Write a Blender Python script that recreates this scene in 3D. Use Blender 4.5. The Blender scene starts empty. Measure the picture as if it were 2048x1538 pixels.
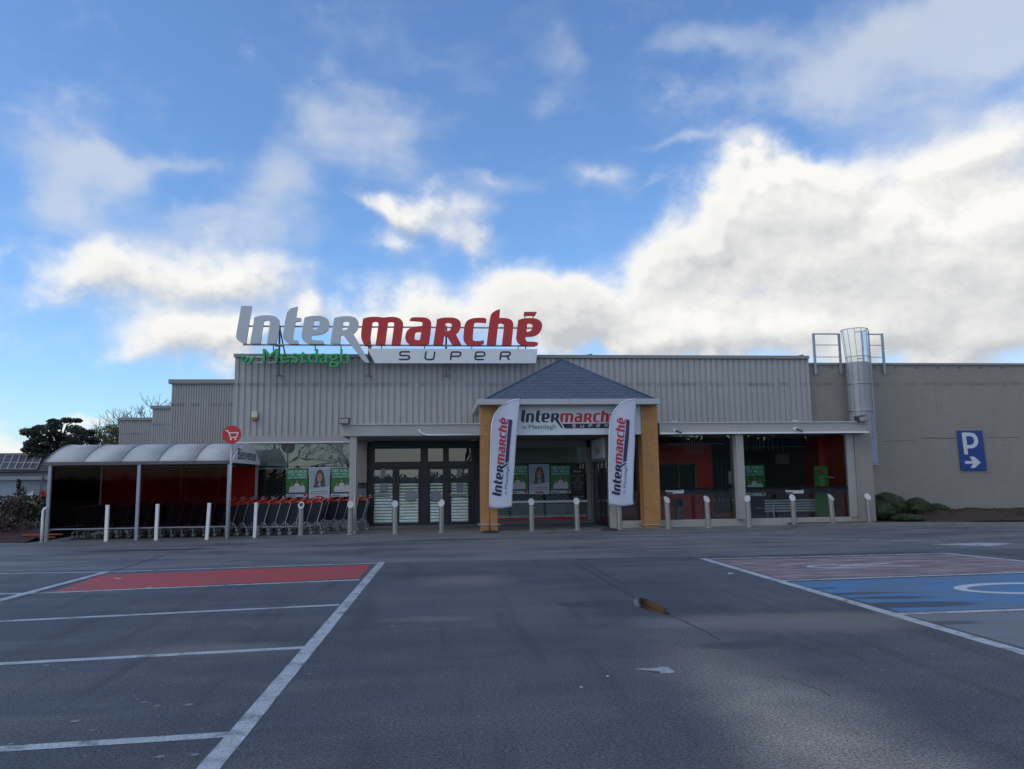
import bpy, bmesh, math, random
import numpy as np
from mathutils import Vector, Matrix, noise as mnoise
D=bpy.data; SC=bpy.context.scene; COL=SC.collection
R=math.radians
random.seed(7)
# ------------------------------------------------------------------ camera
YAW,PIT,ROL,F,H=.0976,.1219,-.0122,1537.1,1.6
fw=Vector((math.sin(YAW)*math.cos(PIT),math.cos(YAW)*math.cos(PIT),math.sin(PIT)))
r0=Vector((math.cos(YAW),-math.sin(YAW),0)); u0=r0.cross(fw)
rt=r0*math.cos(ROL)+u0*math.sin(ROL); up=-r0*math.sin(ROL)+u0*math.cos(ROL)
cd=D.cameras.new('camera'); cam=D.objects.new('camera',cd); COL.objects.link(cam); SC.camera=cam
cam.matrix_world=Matrix(((rt.x,up.x,-fw.x,0),(rt.y,up.y,-fw.y,0),(rt.z,up.z,-fw.z,H),(0,0,0,1)))
cd.sensor_width=36; cd.lens=F/2048*36; cd.clip_end=2000; cd.clip_start=.05
def ray(px,py): return fw+rt*((px-1024)/F)-up*((py-769)/F)
def P(px,py,Y):                       # point of the vertical plane y=Y -> (x,z)
    d=ray(px,py); t=Y/d.y; return (d.x*t,H+d.z*t)
def G(px,py,z=0.):                    # point of the level z -> (x,y)
    d=ray(px,py); t=(z-H)/d.z; return (d.x*t,d.y*t)
def YF(px,py,z): d=ray(px,py); return (z-H)/d.z*d.y
# ------------------------------------------------------------------ sun, sky
SUN_EL,SUN_AZ=R(42),R(-112)           # a thin-clouded sun, high to the left
sd=D.lights.new('sun','SUN'); sun=D.objects.new('sun',sd); COL.objects.link(sun)
sd.energy=.5; sd.angle=R(25); sd.color=(1,.95,.87)
sv=Vector((math.sin(SUN_AZ)*math.cos(SUN_EL),math.cos(SUN_AZ)*math.cos(SUN_EL),math.sin(SUN_EL)))
sun.rotation_euler=(-sv).to_track_quat('-Z','Y').to_euler()
SC.view_settings.view_transform='Standard'; SC.view_settings.look='None'
SC.view_settings.exposure=0.38; SC.view_settings.gamma=1
SC.render.engine='CYCLES'
W=D.worlds.new('World'); SC.world=W; W.use_nodes=True
def nd(nt,t,**k):
    n=nt.nodes.new(t)
    for a,b in k.items(): setattr(n,a,b)
    return n
def mth(nt,op,a,b=None,c=None,clamp=False):
    n=nt.nodes.new('ShaderNodeMath'); n.operation=op; n.use_clamp=clamp
    for i,v in enumerate((a,b,c)):
        if v is None: continue
        if isinstance(v,(int,float)): n.inputs[i].default_value=v
        else: nt.links.new(v,n.inputs[i])
    return n.outputs[0]
def vmt(nt,op,a,b=None,c=None):
    n=nt.nodes.new('ShaderNodeVectorMath'); n.operation=op
    for i,v in enumerate((a,b,c)):
        if v is None: continue
        if isinstance(v,(tuple,list)): n.inputs[i].default_value=v
        else: nt.links.new(v,n.inputs[i])
    return n.outputs[1] if op in('DOT_PRODUCT','LENGTH') else n.outputs[0]
def mixc(nt,f,a,b,bt='MIX'):
    n=nt.nodes.new('ShaderNodeMix'); n.data_type='RGBA'; n.blend_type=bt
    for s,v in ((0,f),(6,a),(7,b)):
        if isinstance(v,(int,float)): n.inputs[s].default_value=v
        elif isinstance(v,(tuple,list)): n.inputs[s].default_value=tuple(v)[:3]+(1,)
        else: nt.links.new(v,n.inputs[s])
    return n.outputs[2]
def mrange(nt,v,a,b,c=0.,d=1.,smooth=True):
    n=nt.nodes.new('ShaderNodeMapRange'); n.interpolation_type='SMOOTHSTEP' if smooth else 'LINEAR'
    nt.links.new(v,n.inputs[0])
    for i,x in enumerate((a,b,c,d)): n.inputs[i+1].default_value=x
    return n.outputs[0]
def noise(nt,vec,scale,detail=6,rough=.55,dist=0):
    n=nt.nodes.new('ShaderNodeTexNoise'); nt.links.new(vec,n.inputs['Vector'])
    n.inputs['Scale'].default_value=scale; n.inputs['Detail'].default_value=detail
    n.inputs['Roughness'].default_value=rough; n.inputs['Distortion'].default_value=dist
    return n.outputs[0]
# clouds as banks at compass bearings / elevations (x,y,rx,ry are read off a 1537-per-radian chart)
BANKS=[(1900,560,260,160,.35),(1540,450,180,120,.9),(1545,370,60,60,.5),(1440,470,110,75,.6),(1350,560,80,80,.55),(1700,520,200,90,.6),(1640,370,70,70,.45),
 (1890,470,190,95,.75),(2010,400,110,75,.55),(1720,640,330,80,.95),(1400,660,140,60,.7),(1990,620,140,90,.6),(2080,540,90,120,.6),
 (1960,270,160,60,.42),(1830,330,150,45,.4),
 (1080,610,150,55,.8),(1020,545,80,40,.45),(870,640,110,60,.75),(1180,610,110,50,.6),(1250,670,100,40,.6),(760,650,70,40,.4),(620,640,60,40,.7),
 (230,520,110,55,.60),(150,560,100,35,.32),(300,580,120,60,.5),(420,530,90,60,.55),(520,560,90,45,.42),(330,690,140,50,.5),(450,680,90,50,.7),(270,730,90,35,.35),
 (780,420,75,38,.85),(760,500,60,28,.5),(930,440,80,28,.35),(980,475,35,25,.3),
 (1190,350,40,20,.3),(1290,345,40,15,.22),(980,370,50,15,.22),
 (350,300,50,15,.15),(380,420,40,15,.14),
 (60,880,110,34,.95),(150,850,40,18,.5),(-10,545,25,38,.7),(-200,700,200,120,.8),(2300,350,220,250,.8)]
g=D.node_groups.new('cloud_density','ShaderNodeTree')
g.interface.new_socket('dir',in_out='INPUT',socket_type='NodeSocketVector')
g.interface.new_socket('density',in_out='OUTPUT',socket_type='NodeSocketFloat')
gi=nd(g,'NodeGroupInput'); go=nd(g,'NodeGroupOutput'); g.interface.new_socket('haze',in_out='OUTPUT',socket_type='NodeSocketFloat')
v=vmt(g,'NORMALIZE',gi.outputs[0])
sp=nd(g,'ShaderNodeSeparateXYZ'); g.links.new(v,sp.inputs[0])
az=mth(g,'ARCTAN2',sp.outputs[0],sp.outputs[1]); el=mth(g,'ARCSINE',sp.outputs[2])
cm=nd(g,'ShaderNodeCombineXYZ'); g.links.new(az,cm.inputs[0]); g.links.new(el,cm.inputs[1])
# warp the chart a little so bank outlines billow
wn=nd(g,'ShaderNodeTexNoise'); g.links.new(v,wn.inputs['Vector']); wn.inputs['Scale'].default_value=9; wn.inputs['Detail'].default_value=5
wv=vmt(g,'SUBTRACT',wn.outputs['Color'],(.5,.5,.5)); wv=vmt(g,'MULTIPLY',wv,(.20,.14,0)); pv=vmt(g,'ADD',cm.outputs[0],wv)
HAZE=[(1850,110,260,110,.95),(2000,20,150,90,.8),(1650,150,130,70,.55),(1960,280,170,80,.7),(1780,300,130,60,.5),(1420,70,110,60,.55),(1560,60,120,70,.3),
 (150,330,150,60,.85),(240,295,110,40,.6),(90,400,70,50,.6),(360,300,50,20,.35),(540,420,110,80,.7),(570,340,60,60,.45),(760,270,130,75,.7),(640,215,60,60,.5),(800,110,220,70,.35),
 (1140,140,90,70,.45),(1400,281,110,12,.6),(1190,350,60,35,.5),(980,370,70,25,.45),(900,430,120,45,.5),(980,470,50,35,.5),(380,430,70,30,.4),(300,480,180,60,.5),(130,260,120,60,.25),(450,620,250,120,.4),(1300,560,60,60,.3)]
def field(LIST):
  acc=None
  for (x,y,rx,ry,w) in LIST:
      d=ray(x,y).normalized(); a=math.atan2(d.x,d.y); e=math.asin(d.z)
      d2=ray(x+rx,y).normalized(); d3=ray(x,y-ry).normalized()
      ax=abs(math.atan2(d2.x,d2.y)-a)+1e-3; ey=abs(math.asin(d3.z)-e)+1e-3
      q=vmt(g,'MULTIPLY_ADD',pv,(1/ax,1/ey,0),(-a/ax,-e/ey,0))
      q=vmt(g,'DOT_PRODUCT',q,q); q=mth(g,'POWER',.3679,q)
      acc=mth(g,'MULTIPLY',q,w) if acc is None else mth(g,'MULTIPLY_ADD',q,w,acc)
  return acc
acc=field(BANKS); hz=field(HAZE)
back=mrange(g,mth(g,'ABSOLUTE',az),.95,1.5,0,.42); acc=mth(g,'ADD',acc,back)
acc=mth(g,'MINIMUM',acc,1.15)
nz=noise(g,vmt(g,'MULTIPLY',v,(1,1,1.6)),6.5,10,.60); nz2=noise(g,v,24,9,.66)
t=mth(g,'MULTIPLY_ADD',mth(g,'SUBTRACT',nz,.5),.95,acc); t=mth(g,'MULTIPLY_ADD',mth(g,'SUBTRACT',nz2,.5),.42,t)
g.links.new(t,go.inputs[0])
hz=mth(g,'MULTIPLY_ADD',mth(g,'SUBTRACT',noise(g,vmt(g,'MULTIPLY',v,(1,1,2.2)),9,8,.55,.3),.5),1.0,hz); g.links.new(hz,go.inputs[1])
nt=W.node_tree; nt.nodes.clear()
tc=nd(nt,'ShaderNodeTexCoord'); wo=nd(nt,'ShaderNodeOutputWorld'); bg=nd(nt,'ShaderNodeBackground')
sky=nd(nt,'ShaderNodeTexSky',sky_type='NISHITA'); sky.sun_disc=False; sky.sun_elevation=SUN_EL; sky.sun_rotation=SUN_AZ; sky.ozone_density=1.6; sky.air_density=1.0; sky.dust_density=.6
def dens(off):
    n=nd(nt,'ShaderNodeGroup'); n.node_tree=g
    nt.links.new(vmt(nt,'ADD',tc.outputs['Generated'],off),n.inputs[0]); return n.outputs[0]
d1=dens((0,0,0)); hzo=[q for q in nt.nodes if q.type=='GROUP'][0].outputs[1]; dA=dens((-.012,0,.017)); 
cov=mrange(nt,d1,-.02,.78)
cov=mth(nt,'POWER',cov,1.15)
thick=mrange(nt,d1,.55,1.25)
lit=mth(nt,'MULTIPLY_ADD',mth(nt,'SUBTRACT',d1,dA),1.7,.68,clamp=True)
mac=noise(nt,vmt(nt,'MULTIPLY',tc.outputs['Generated'],(1,1,2.2)),4.5,3,.5)
lit=mth(nt,'MULTIPLY_ADD',mth(nt,'MULTIPLY',thick,mrange(nt,mac,.38,.60)),-.36,lit,clamp=True)
STR=.10
def cc(r,g_,b): return (r/STR,g_/STR,b/STR)
ccol=mixc(nt,lit,cc(.43,.445,.47),cc(.75,.74,.715))
skc=mixc(nt,1.0,sky.outputs[0],(.93,1.22,1.52),'MULTIPLY')
skc=mixc(nt,mth(nt,'MULTIPLY',mrange(nt,hzo,.08,1.05),.74),skc,cc(.50,.545,.62))
fin=mixc(nt,cov,skc,ccol)
nt.links.new(fin,bg.inputs[0]); bg.inputs[1].default_value=STR; nt.links.new(bg.outputs[0],wo.inputs[0])
W.cycles.sampling_method='MANUAL'; W.cycles.sample_map_resolution=512
# ------------------------------------------------------------------ materials
MATS={}
def pmat(name,col,rough=.5,metal=0.,var=.12,vs=2.,bump=0.,bs=60.,spec=.5,dirt=0.,dcol=(.06,.055,.05),streak=0.,coat=0.,trans=0.,alpha=None):
    m=D.materials.new(name); m.use_nodes=True; n=m.node_tree; b=n.nodes['Principled BSDF']
    tc=nd(n,'ShaderNodeTexCoord'); ob=tc.outputs['Object']
    geo=nd(n,'ShaderNodeNewGeometry'); pos=geo.outputs['Position']
    c=(*col,1)
    nn=noise(n,pos,vs,8,.6); f=mrange(n,nn,.3,.7,1-var,1+var,False)
    cs=nd(n,'ShaderNodeRGB'); cs.outputs[0].default_value=c
    k=vmt(n,'SCALE',cs.outputs[0]); n.nodes[-1].inputs[3].default_value=1; n.links.new(f,n.nodes[-1].inputs[3])
    out=k
    if dirt: out=mixc(n,mrange(n,noise(n,pos,vs*3.1,9,.7),.55,.75,0,dirt),out,dcol)
    if streak: out=mixc(n,mrange(n,noise(n,vmt(n,'MULTIPLY',pos,(9,9,.45)),1.3,6,.65),.5,.8,0,streak),out,dcol)
    n.links.new(out,b.inputs['Base Color'])
    rr=mrange(n,noise(n,pos,vs*5,5,.6),.3,.7,max(0,rough-.08),min(1,rough+.08),False); n.links.new(rr,b.inputs['Roughness'])
    b.inputs['Metallic'].default_value=metal; b.inputs['Specular IOR Level'].default_value=spec
    b.inputs['Coat Weight'].default_value=coat
    if bump:
        bm=nd(n,'ShaderNodeBump'); bm.inputs['Strength'].default_value=bump; bm.inputs['Distance'].default_value=.01
        n.links.new(noise(n,pos,bs,6,.6),bm.inputs['Height']); n.links.new(bm.outputs[0],b.inputs['Normal'])
    if alpha is not None: b.inputs['Alpha'].default_value=alpha
    MATS[name]=m; return m
def glass(name,tint=(.85,.9,.88),refl=1.,rough=0.,base=.06):
    m=D.materials.new(name); m.use_nodes=True; n=m.node_tree; n.nodes.clear()
    o=nd(n,'ShaderNodeOutputMaterial'); tr=nd(n,'ShaderNodeBsdfTransparent'); gl=nd(n,'ShaderNodeBsdfGlossy')
    tr.inputs[0].default_value=(*tint,1); gl.inputs['Roughness'].default_value=rough; gl.inputs[0].default_value=(refl,refl,refl,1)
    geo=nd(n,'ShaderNodeNewGeometry'); bm=nd(n,'ShaderNodeBump'); bm.inputs['Strength'].default_value=.06; bm.inputs['Distance'].default_value=.02
    n.links.new(noise(n,geo.outputs['Position'],1.6,2,.5),bm.inputs['Height']); n.links.new(bm.outputs[0],gl.inputs['Normal'])
    fr=nd(n,'ShaderNodeFresnel'); fr.inputs[0].default_value=1.5
    f=mth(n,'ADD',fr.outputs[0],base,clamp=True)
    mx=nd(n,'ShaderNodeMixShader'); n.links.new(f,mx.inputs[0]); n.links.new(tr.outputs[0],mx.inputs[1]); n.links.new(gl.outputs[0],mx.inputs[2])
    n.links.new(mx.outputs[0],o.inputs[0]); MATS[name]=m; return m
def band_wall(name,col,zb,col2=(.07,.07,.07),brick=False):
    m=pmat(name,col,rough=.55,var=.06,vs=.8,bump=.0,streak=.38,dirt=.12,dcol=(.17,.155,.14)); n=m.node_tree; b=n.nodes['Principled BSDF']
    src=b.inputs['Base Color'].links[0].from_socket
    geo=nd(n,'ShaderNodeNewGeometry'); s=nd(n,'ShaderNodeSeparateXYZ'); n.links.new(geo.outputs['Position'],s.inputs[0])
    dz=mth(n,'ABSOLUTE',mth(n,'SUBTRACT',s.outputs[2],zb)); f=mrange(n,dz,.03,.10,1,0)
    f=mth(n,'MULTIPLY',f,mrange(n,noise(n,vmt(n,'MULTIPLY',geo.outputs['Position'],(2.2,1,.3)),1.2,8,.75),.38,.62,0,.5))
    out=mixc(n,f,src,col2)
    if brick:
        uv=nd(n,'ShaderNodeCombineXYZ'); n.links.new(s.outputs[0],uv.inputs[0]); n.links.new(s.outputs[2],uv.inputs[1]); n.links.new(s.outputs[1],uv.inputs[2])
        bt=nd(n,'ShaderNodeTexBrick'); n.links.new(uv.outputs[0],bt.inputs[0]); bt.inputs['Scale'].default_value=1
        bt.inputs['Brick Width'].default_value=.30; bt.inputs['Row Height'].default_value=.10; bt.inputs['Mortar Size'].default_value=.008; bt.inputs['Mortar Smooth'].default_value=.4
        bt.inputs['Color1'].default_value=(1,1,1,1); bt.inputs['Color2'].default_value=(.95,.95,.95,1); bt.inputs['Mortar'].default_value=(.80,.80,.80,1)
        out=mixc(n,1.,out,bt.outputs[0],'MULTIPLY')
        bm=nd(n,'ShaderNodeBump'); bm.inputs['Strength'].default_value=.3; bm.inputs['Distance'].default_value=.008; bm.invert=True
        n.links.new(bt.outputs[1],bm.inputs['Height']); n.links.new(bm.outputs[0],b.inputs['Normal'])
    n.links.new(out,b.inputs['Base Color']); return m
Z_PAR=5.97; Z_BAND=P(700,769,27)[1]
clad=band_wall('cladding_paint',(.355,.355,.36),Z_BAND)
clad2=band_wall('rear_cladding_paint',(.345,.345,.345),Z_BAND-.02)
brickm=band_wall('painted_brick',(.275,.255,.232),P(1900,768,27.2)[1],(.11,.105,.10),True)
canopym=pmat('canopy_metal',(.36,.35,.335),.5,var=.05,vs=.7,streak=.25,dcol=(.14,.14,.14))
trim=pmat('grey_trim',(.24,.235,.23),.45,var=.06)
darkcap=pmat('dark_cap',(.10,.10,.11),.5)
concm=pmat('concrete_column',(.37,.355,.33),.8,var=.10,vs=2,bump=.2,dirt=.25,dcol=(.2,.2,.19))
orange=pmat('orange_tile',(.52,.25,.085),.5,var=.10,vs=3)
darkfr=pmat('dark_frame',(.016,.018,.024),.35,var=.05)
greyfr=pmat('grey_frame',(.33,.325,.315),.4,var=.05)
white=pmat('white_paint',(.74,.75,.76),.45,var=.04,vs=1,streak=.10,dcol=(.4,.4,.4))
signwhite=pmat('sign_white',(.66,.69,.74),.35,var=.03)
flagwhite=pmat('flag_cloth',(.52,.55,.67),.8,var=.03,vs=1)
navy=pmat('navy',(.010,.014,.045),.4,var=.05)
redm=pmat('sign_red',(.50,.022,.022),.35,var=.04)
greenm=pmat('letter_green',(.018,.38,.11),.4,var=.05)
tealm=pmat('teal_print',(.01,.16,.13),.5)
silver=pmat('letter_silver',(.46,.49,.54),.35,.15,var=.03)
gal=pmat('galvanised',(.36,.38,.42),.45,.6,var=.10,vs=5)
galp=pmat('grey_post',(.32,.35,.40),.4,.3,var=.10,vs=5)
steel=pmat('brushed_steel',(.33,.32,.305),.42,.7,var=.06,vs=3)
steelcap=pmat('bollard_cap',(.46,.48,.50),.35,.4,var=.10,vs=14)
chrome=pmat('zinc_wire',(.40,.42,.46),.38,.7,var=.1,vs=8)
plastic=pmat('dark_basket',(.012,.014,.024),.38,var=.1,vs=8)
redpl=pmat('red_plastic',(.42,.035,.015),.35,var=.1,vs=6)
rubber=pmat('grey_tyre',(.12,.12,.125),.6)
hubm=pmat('wheel_hub',(.30,.31,.33),.45)
slate=None
inner_red=pmat('red_interior',(.72,.03,.015),.5,var=.1,vs=1)
inner_dark=pmat('dark_interior',(.03,.032,.04),.6,var=.2,vs=2)
inner_grey=pmat('grey_interior',(.13,.13,.14),.6,var=.15,vs=1)
ceilm=pmat('soffit_paint',(.17,.17,.175),.7,var=.08)
film=pmat('frosted_film',(.27,.30,.29),.45,var=.05,vs=1,coat=.2)
shut=pmat('roller_slat',(.86,.88,.80),.35,.85,var=.10,vs=3)
beige=pmat('beige_panel',(.24,.215,.185),.6)
postgreen=pmat('poster_green',(.025,.17,.018),.35,var=.2,vs=6)
postteal=pmat('poster_teal',(.008,.13,.075),.35,var=.08)
mint=pmat('poster_mint_text',(.42,.72,.55),.4)
paper=pmat('poster_paper',(.52,.57,.68),.4,var=.04)
photo_bg=pmat('poster_sky',(.30,.40,.48),.4,var=.12,vs=5)
hairm=pmat('poster_hair',(.11,.065,.04),.5); skinm=pmat('poster_skin',(.40,.24,.18),.5); shirt=pmat('poster_shirt',(.55,.56,.60),.5,var=.1,vs=20); sweat=pmat('poster_sweater',(.07,.11,.12),.6)
jean=pmat('poster_jeans',(.03,.04,.08),.6)
benchm=pmat('bench_paint',(.85,.90,.92),.4,var=.05)
binm=pmat('bin_metal',(.17,.145,.115),.4,.3)
bangreen=pmat('banner_green',(.05,.24,.02),.5,var=.08)
signblue=pmat('sign_blue',(.012,.05,.235),.35,var=.04)
solar=pmat('solar_cell',(.07,.065,.08),.7,var=.15,vs=3,spec=.15); solfr=pmat('solar_frame',(.28,.28,.30),.4)
rooft=pmat('dark_roof',(.05,.047,.05),.7,bump=.4,bs=12)
render_=pmat('pale_render',(.20,.225,.25),.8,var=.10,vs=1,dirt=.2,dcol=(.15,.17,.2)); garage=pmat('garage_panel',(.22,.26,.34),.5,var=.04)
barkm=pmat('bark',(.07,.055,.045),.9,bump=.6,bs=20)
barkf=pmat('far_bark',(.07,.055,.05),.9)
orangebox=pmat('alarm_orange',(.25,.09,.03),.4); boxwhite=pmat('alarm_cream',(.55,.53,.42),.5)
lampblk=pmat('lamp_black',(.03,.03,.035),.5); lens=pmat('lamp_lens',(.20,.20,.22),.15)
soil=pmat('mulch',(.030,.017,.013),.95,var=.5,vs=9,bump=1.,bs=30)
kerbm=pmat('kerb_stone',(.17,.165,.16),.85,var=.2,vs=3,bump=.4,bs=30,dirt=.4)
linew_=pmat('road_paint',(.34,.37,.40),.7,var=.10,vs=5)
def leafmat(name,a,b):
    m=D.materials.new(name); m.use_nodes=True; n=m.node_tree; bs=n.nodes['Principled BSDF']
    geo=nd(n,'ShaderNodeNewGeometry'); c=mixc(n,mrange(n,noise(n,geo.outputs['Position'],1.7,6,.7),.35,.65),a,b)
    n.links.new(c,bs.inputs['Base Color']); bs.inputs['Roughness'].default_value=.6; return m
cedarm=leafmat('cedar_needles',(.022,.034,.028),(.055,.075,.05)); yelm=leafmat('yellow_green_leaves',(.08,.10,.03),(.16,.15,.05))
boxm=leafmat('boxwood_leaves',(.009,.024,.006),(.030,.050,.015)); brownm=leafmat('brown_leaves',(.022,.012,.010),(.075,.032,.022)); darkhm=leafmat('dark_hedge_leaves',(.015,.02,.012),(.04,.035,.02))
gls=glass('shop_glass',base=.025); gdoor=glass('door_glass',(.9,.93,.92),1,0,.03); smoke=glass('smoked_acrylic',(.58,.42,.44),.14,.03,.0); 
def tilemat(m,bw,rh,mort,mcol,axes=(0,2),off=.0):
    n=m.node_tree; b=n.nodes['Principled BSDF']; src=b.inputs['Base Color'].links[0].from_socket
    geo=nd(n,'ShaderNodeNewGeometry'); s=nd(n,'ShaderNodeSeparateXYZ'); n.links.new(geo.outputs['Position'],s.inputs[0])
    uv=nd(n,'ShaderNodeCombineXYZ')
    su=mth(n,'ADD',s.outputs[0],s.outputs[1]) if axes==(9,2) else s.outputs[axes[0]]
    n.links.new(su,uv.inputs[0]); n.links.new(s.outputs[axes[1]],uv.inputs[1])
    bt=nd(n,'ShaderNodeTexBrick'); n.links.new(uv.outputs[0],bt.inputs[0]); bt.inputs['Scale'].default_value=1
    bt.inputs['Brick Width'].default_value=bw; bt.inputs['Row Height'].default_value=rh; bt.inputs['Mortar Size'].default_value=mort
    bt.inputs['Color1'].default_value=(1,1,1,1); bt.inputs['Color2'].default_value=(.86,.86,.86,1); bt.inputs['Mortar'].default_value=(*mcol,1)
    n.links.new(mixc(n,1.,src,bt.outputs[0],'MULTIPLY'),b.inputs['Base Color'])
    bm=nd(n,'ShaderNodeBump'); bm.inputs['Strength'].default_value=.7; bm.inputs['Distance'].default_value=.008; bm.invert=True
    n.links.new(bt.outputs[1],bm.inputs['Height']); n.links.new(bm.outputs[0],b.inputs['Normal'])
tilemat(orange,.12,.055,.004,(.62,.62,.62),(9,2))
slate=pmat('slate',(.078,.10,.145),.45,var=.12,vs=4); tilemat(slate,.32,.115,.008,(.40,.42,.45),(0,2))
# translucent roof
polym=D.materials.new('milky_polycarbonate'); polym.use_nodes=True; n=polym.node_tree; n.nodes.clear()
o=nd(n,'ShaderNodeOutputMaterial'); pb=nd(n,'ShaderNodeBsdfPrincipled'); tl=nd(n,'ShaderNodeBsdfTranslucent'); mx=nd(n,'ShaderNodeMixShader')
geo=nd(n,'ShaderNodeNewGeometry'); n.links.new(mixc(n,mrange(n,noise(n,geo.outputs['Position'],1.1,6,.6),.35,.65),(.52,.535,.56),(.62,.64,.67)),pb.inputs['Base Color']); pb.inputs['Roughness'].default_value=.6
tl.inputs[0].default_value=(.4,.42,.45,1); mx.inputs[0].default_value=.3
n.links.new(pb.outputs[0],mx.inputs[1]); n.links.new(tl.outputs[0],mx.inputs[2]); n.links.new(mx.outputs[0],o.inputs[0])
# asphalt
asph=D.materials.new('asphalt'); asph.use_nodes=True; n=asph.node_tree; b=n.nodes['Principled BSDF']
geo=nd(n,'ShaderNodeNewGeometry'); pos=geo.outputs['Position']
big=noise(n,pos,.16,6,.6); mid=noise(n,vmt(n,'MULTIPLY',pos,(.6,1.6,1)),.9,8,.65)
fine=noise(n,pos,48,5,.9); fine2=noise(n,pos,120,2,.6)
c=mixc(n,mrange(n,big,.35,.65),(.048,.058,.080),(.078,.089,.112)); c=mixc(n,mrange(n,mid,.42,.72,0,.75),c,(.105,.108,.115))
dk=noise(n,vmt(n,'ADD',vmt(n,'MULTIPLY',pos,(.5,.9,1)),(11,5,0)),.45,7,.6); c=mixc(n,mrange(n,dk,.50,.70,0,.5),c,(.030,.034,.042))
trk=noise(n,vmt(n,'MULTIPLY',pos,(3.2,.22,1)),.8,6,.6); c=mixc(n,mrange(n,trk,.50,.68,0,.55),c,(.034,.036,.042))
sp_=nd(n,'ShaderNodeSeparateXYZ'); n.links.new(pos,sp_.inputs[0])
# paler, older surfacing strip along the shop front
old=mth(n,'MULTIPLY',mrange(n,mth(n,'MULTIPLY_ADD',mth(n,'SUBTRACT',mid,.5),.35,sp_.outputs[1]),15.25,15.6,0,1),mrange(n,noise(n,vmt(n,'MULTIPLY',pos,(.5,1.4,1)),.7,8,.65),.36,.62,.12,.85))
c=mixc(n,old,c,(.15,.158,.17))
# warm glare along the gully, painted into the asphalt colour as a tan streak
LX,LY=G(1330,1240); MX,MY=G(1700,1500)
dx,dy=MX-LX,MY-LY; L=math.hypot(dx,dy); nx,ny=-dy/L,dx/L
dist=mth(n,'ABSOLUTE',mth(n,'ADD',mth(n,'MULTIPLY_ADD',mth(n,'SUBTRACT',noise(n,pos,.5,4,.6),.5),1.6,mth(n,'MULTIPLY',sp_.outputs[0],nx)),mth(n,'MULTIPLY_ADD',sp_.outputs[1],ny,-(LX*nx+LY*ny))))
glare=mth(n,'MULTIPLY',mrange(n,dist,.0,.95,1,0),mrange(n,sp_.outputs[1],2.5,9.2,1,0))
glare=mth(n,'MULTIPLY',glare,mrange(n,noise(n,pos,1.3,7,.65),.3,.7,.6,1))
c=mixc(n,mth(n,'MULTIPLY',glare,.95),c,(.42,.38,.30))
c=mixc(n,mrange(n,noise(n,pos,34,2,.5),.67,.74,0,.7),c,(.24,.24,.25))
k=mth(n,'ADD',mrange(n,fine,.41,.59,.25,1.75,False),mrange(n,fine2,.38,.62,-.45,.45,False))
c=mixc(n,1.,c,nd(n,'ShaderNodeCombineColor').outputs[0],'MULTIPLY'); cc_=n.nodes[-2]
cc_=[q for q in n.nodes if q.type=='COMBINE_COLOR'][0]
for i in range(3): n.links.new(k,cc_.inputs[i])
pale_patch=None  # paler patches blended into the asphalt colour
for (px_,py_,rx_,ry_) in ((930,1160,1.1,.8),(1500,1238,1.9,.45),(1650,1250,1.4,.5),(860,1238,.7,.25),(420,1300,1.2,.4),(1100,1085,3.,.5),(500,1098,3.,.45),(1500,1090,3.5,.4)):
    gx_,gy_=G(px_,py_); q_=vmt(n,'MULTIPLY_ADD',pos,(1/rx_,1/ry_,0),(-gx_/rx_,-gy_/ry_,0)); q_=vmt(n,'DOT_PRODUCT',q_,q_); q_=mth(n,'POWER',.3679,q_); pale_patch=q_ if pale_patch is None else mth(n,'ADD',pale_patch,q_)
pale_patch=mrange(n,mth(n,'MULTIPLY_ADD',mth(n,'SUBTRACT',noise(n,pos,1.1,8,.7),.5),1.5,pale_patch),.25,1.1)
c=mixc(n,mth(n,'MULTIPLY',pale_patch,.62),c,(.165,.16,.15))
damp=None
for (px_,py_,rx_,ry_) in ((1320,1222,1.05,.42),(1210,1207,.75,.22),(1290,1207,.6,.3),(1470,1290,.55,.2),(1700,1108,2.2,.25),(900,1080,2.5,.25),(300,1100,2.2,.3)):
    gx_,gy_=G(px_,py_); q_=vmt(n,'MULTIPLY_ADD',pos,(1/rx_,1/ry_,0),(-gx_/rx_,-gy_/ry_,0)); q_=vmt(n,'DOT_PRODUCT',q_,q_); q_=mth(n,'POWER',.3679,q_); damp=q_ if damp is None else mth(n,'ADD',damp,q_)
damp=mrange(n,mth(n,'MULTIPLY_ADD',mth(n,'SUBTRACT',noise(n,pos,2.2,7,.65),.5),.9,damp),.35,.75)
c=mixc(n,mth(n,'MULTIPLY',damp,.8),c,(.024,.026,.032))
n.links.new(c,b.inputs['Base Color'])
wet=mrange(n,noise(n,vmt(n,'MULTIPLY',pos,(.5,1.2,1)),.55,6,.6),.52,.68,0,1)
n.links.new(mth(n,'MULTIPLY_ADD',mth(n,'MAXIMUM',damp,glare),-.20,mth(n,'MULTIPLY_ADD',wet,-.20,.66)),b.inputs['Roughness']); b.inputs['Specular IOR Level'].default_value=.45
bm=nd(n,'ShaderNodeBump'); bm.inputs['Strength'].default_value=.8; bm.inputs['Distance'].default_value=.010; n.links.new(mth(n,'ADD',fine,mth(n,'MULTIPLY',fine2,.5)),bm.inputs['Height']); n.links.new(bm.outputs[0],b.inputs['Normal'])
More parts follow.
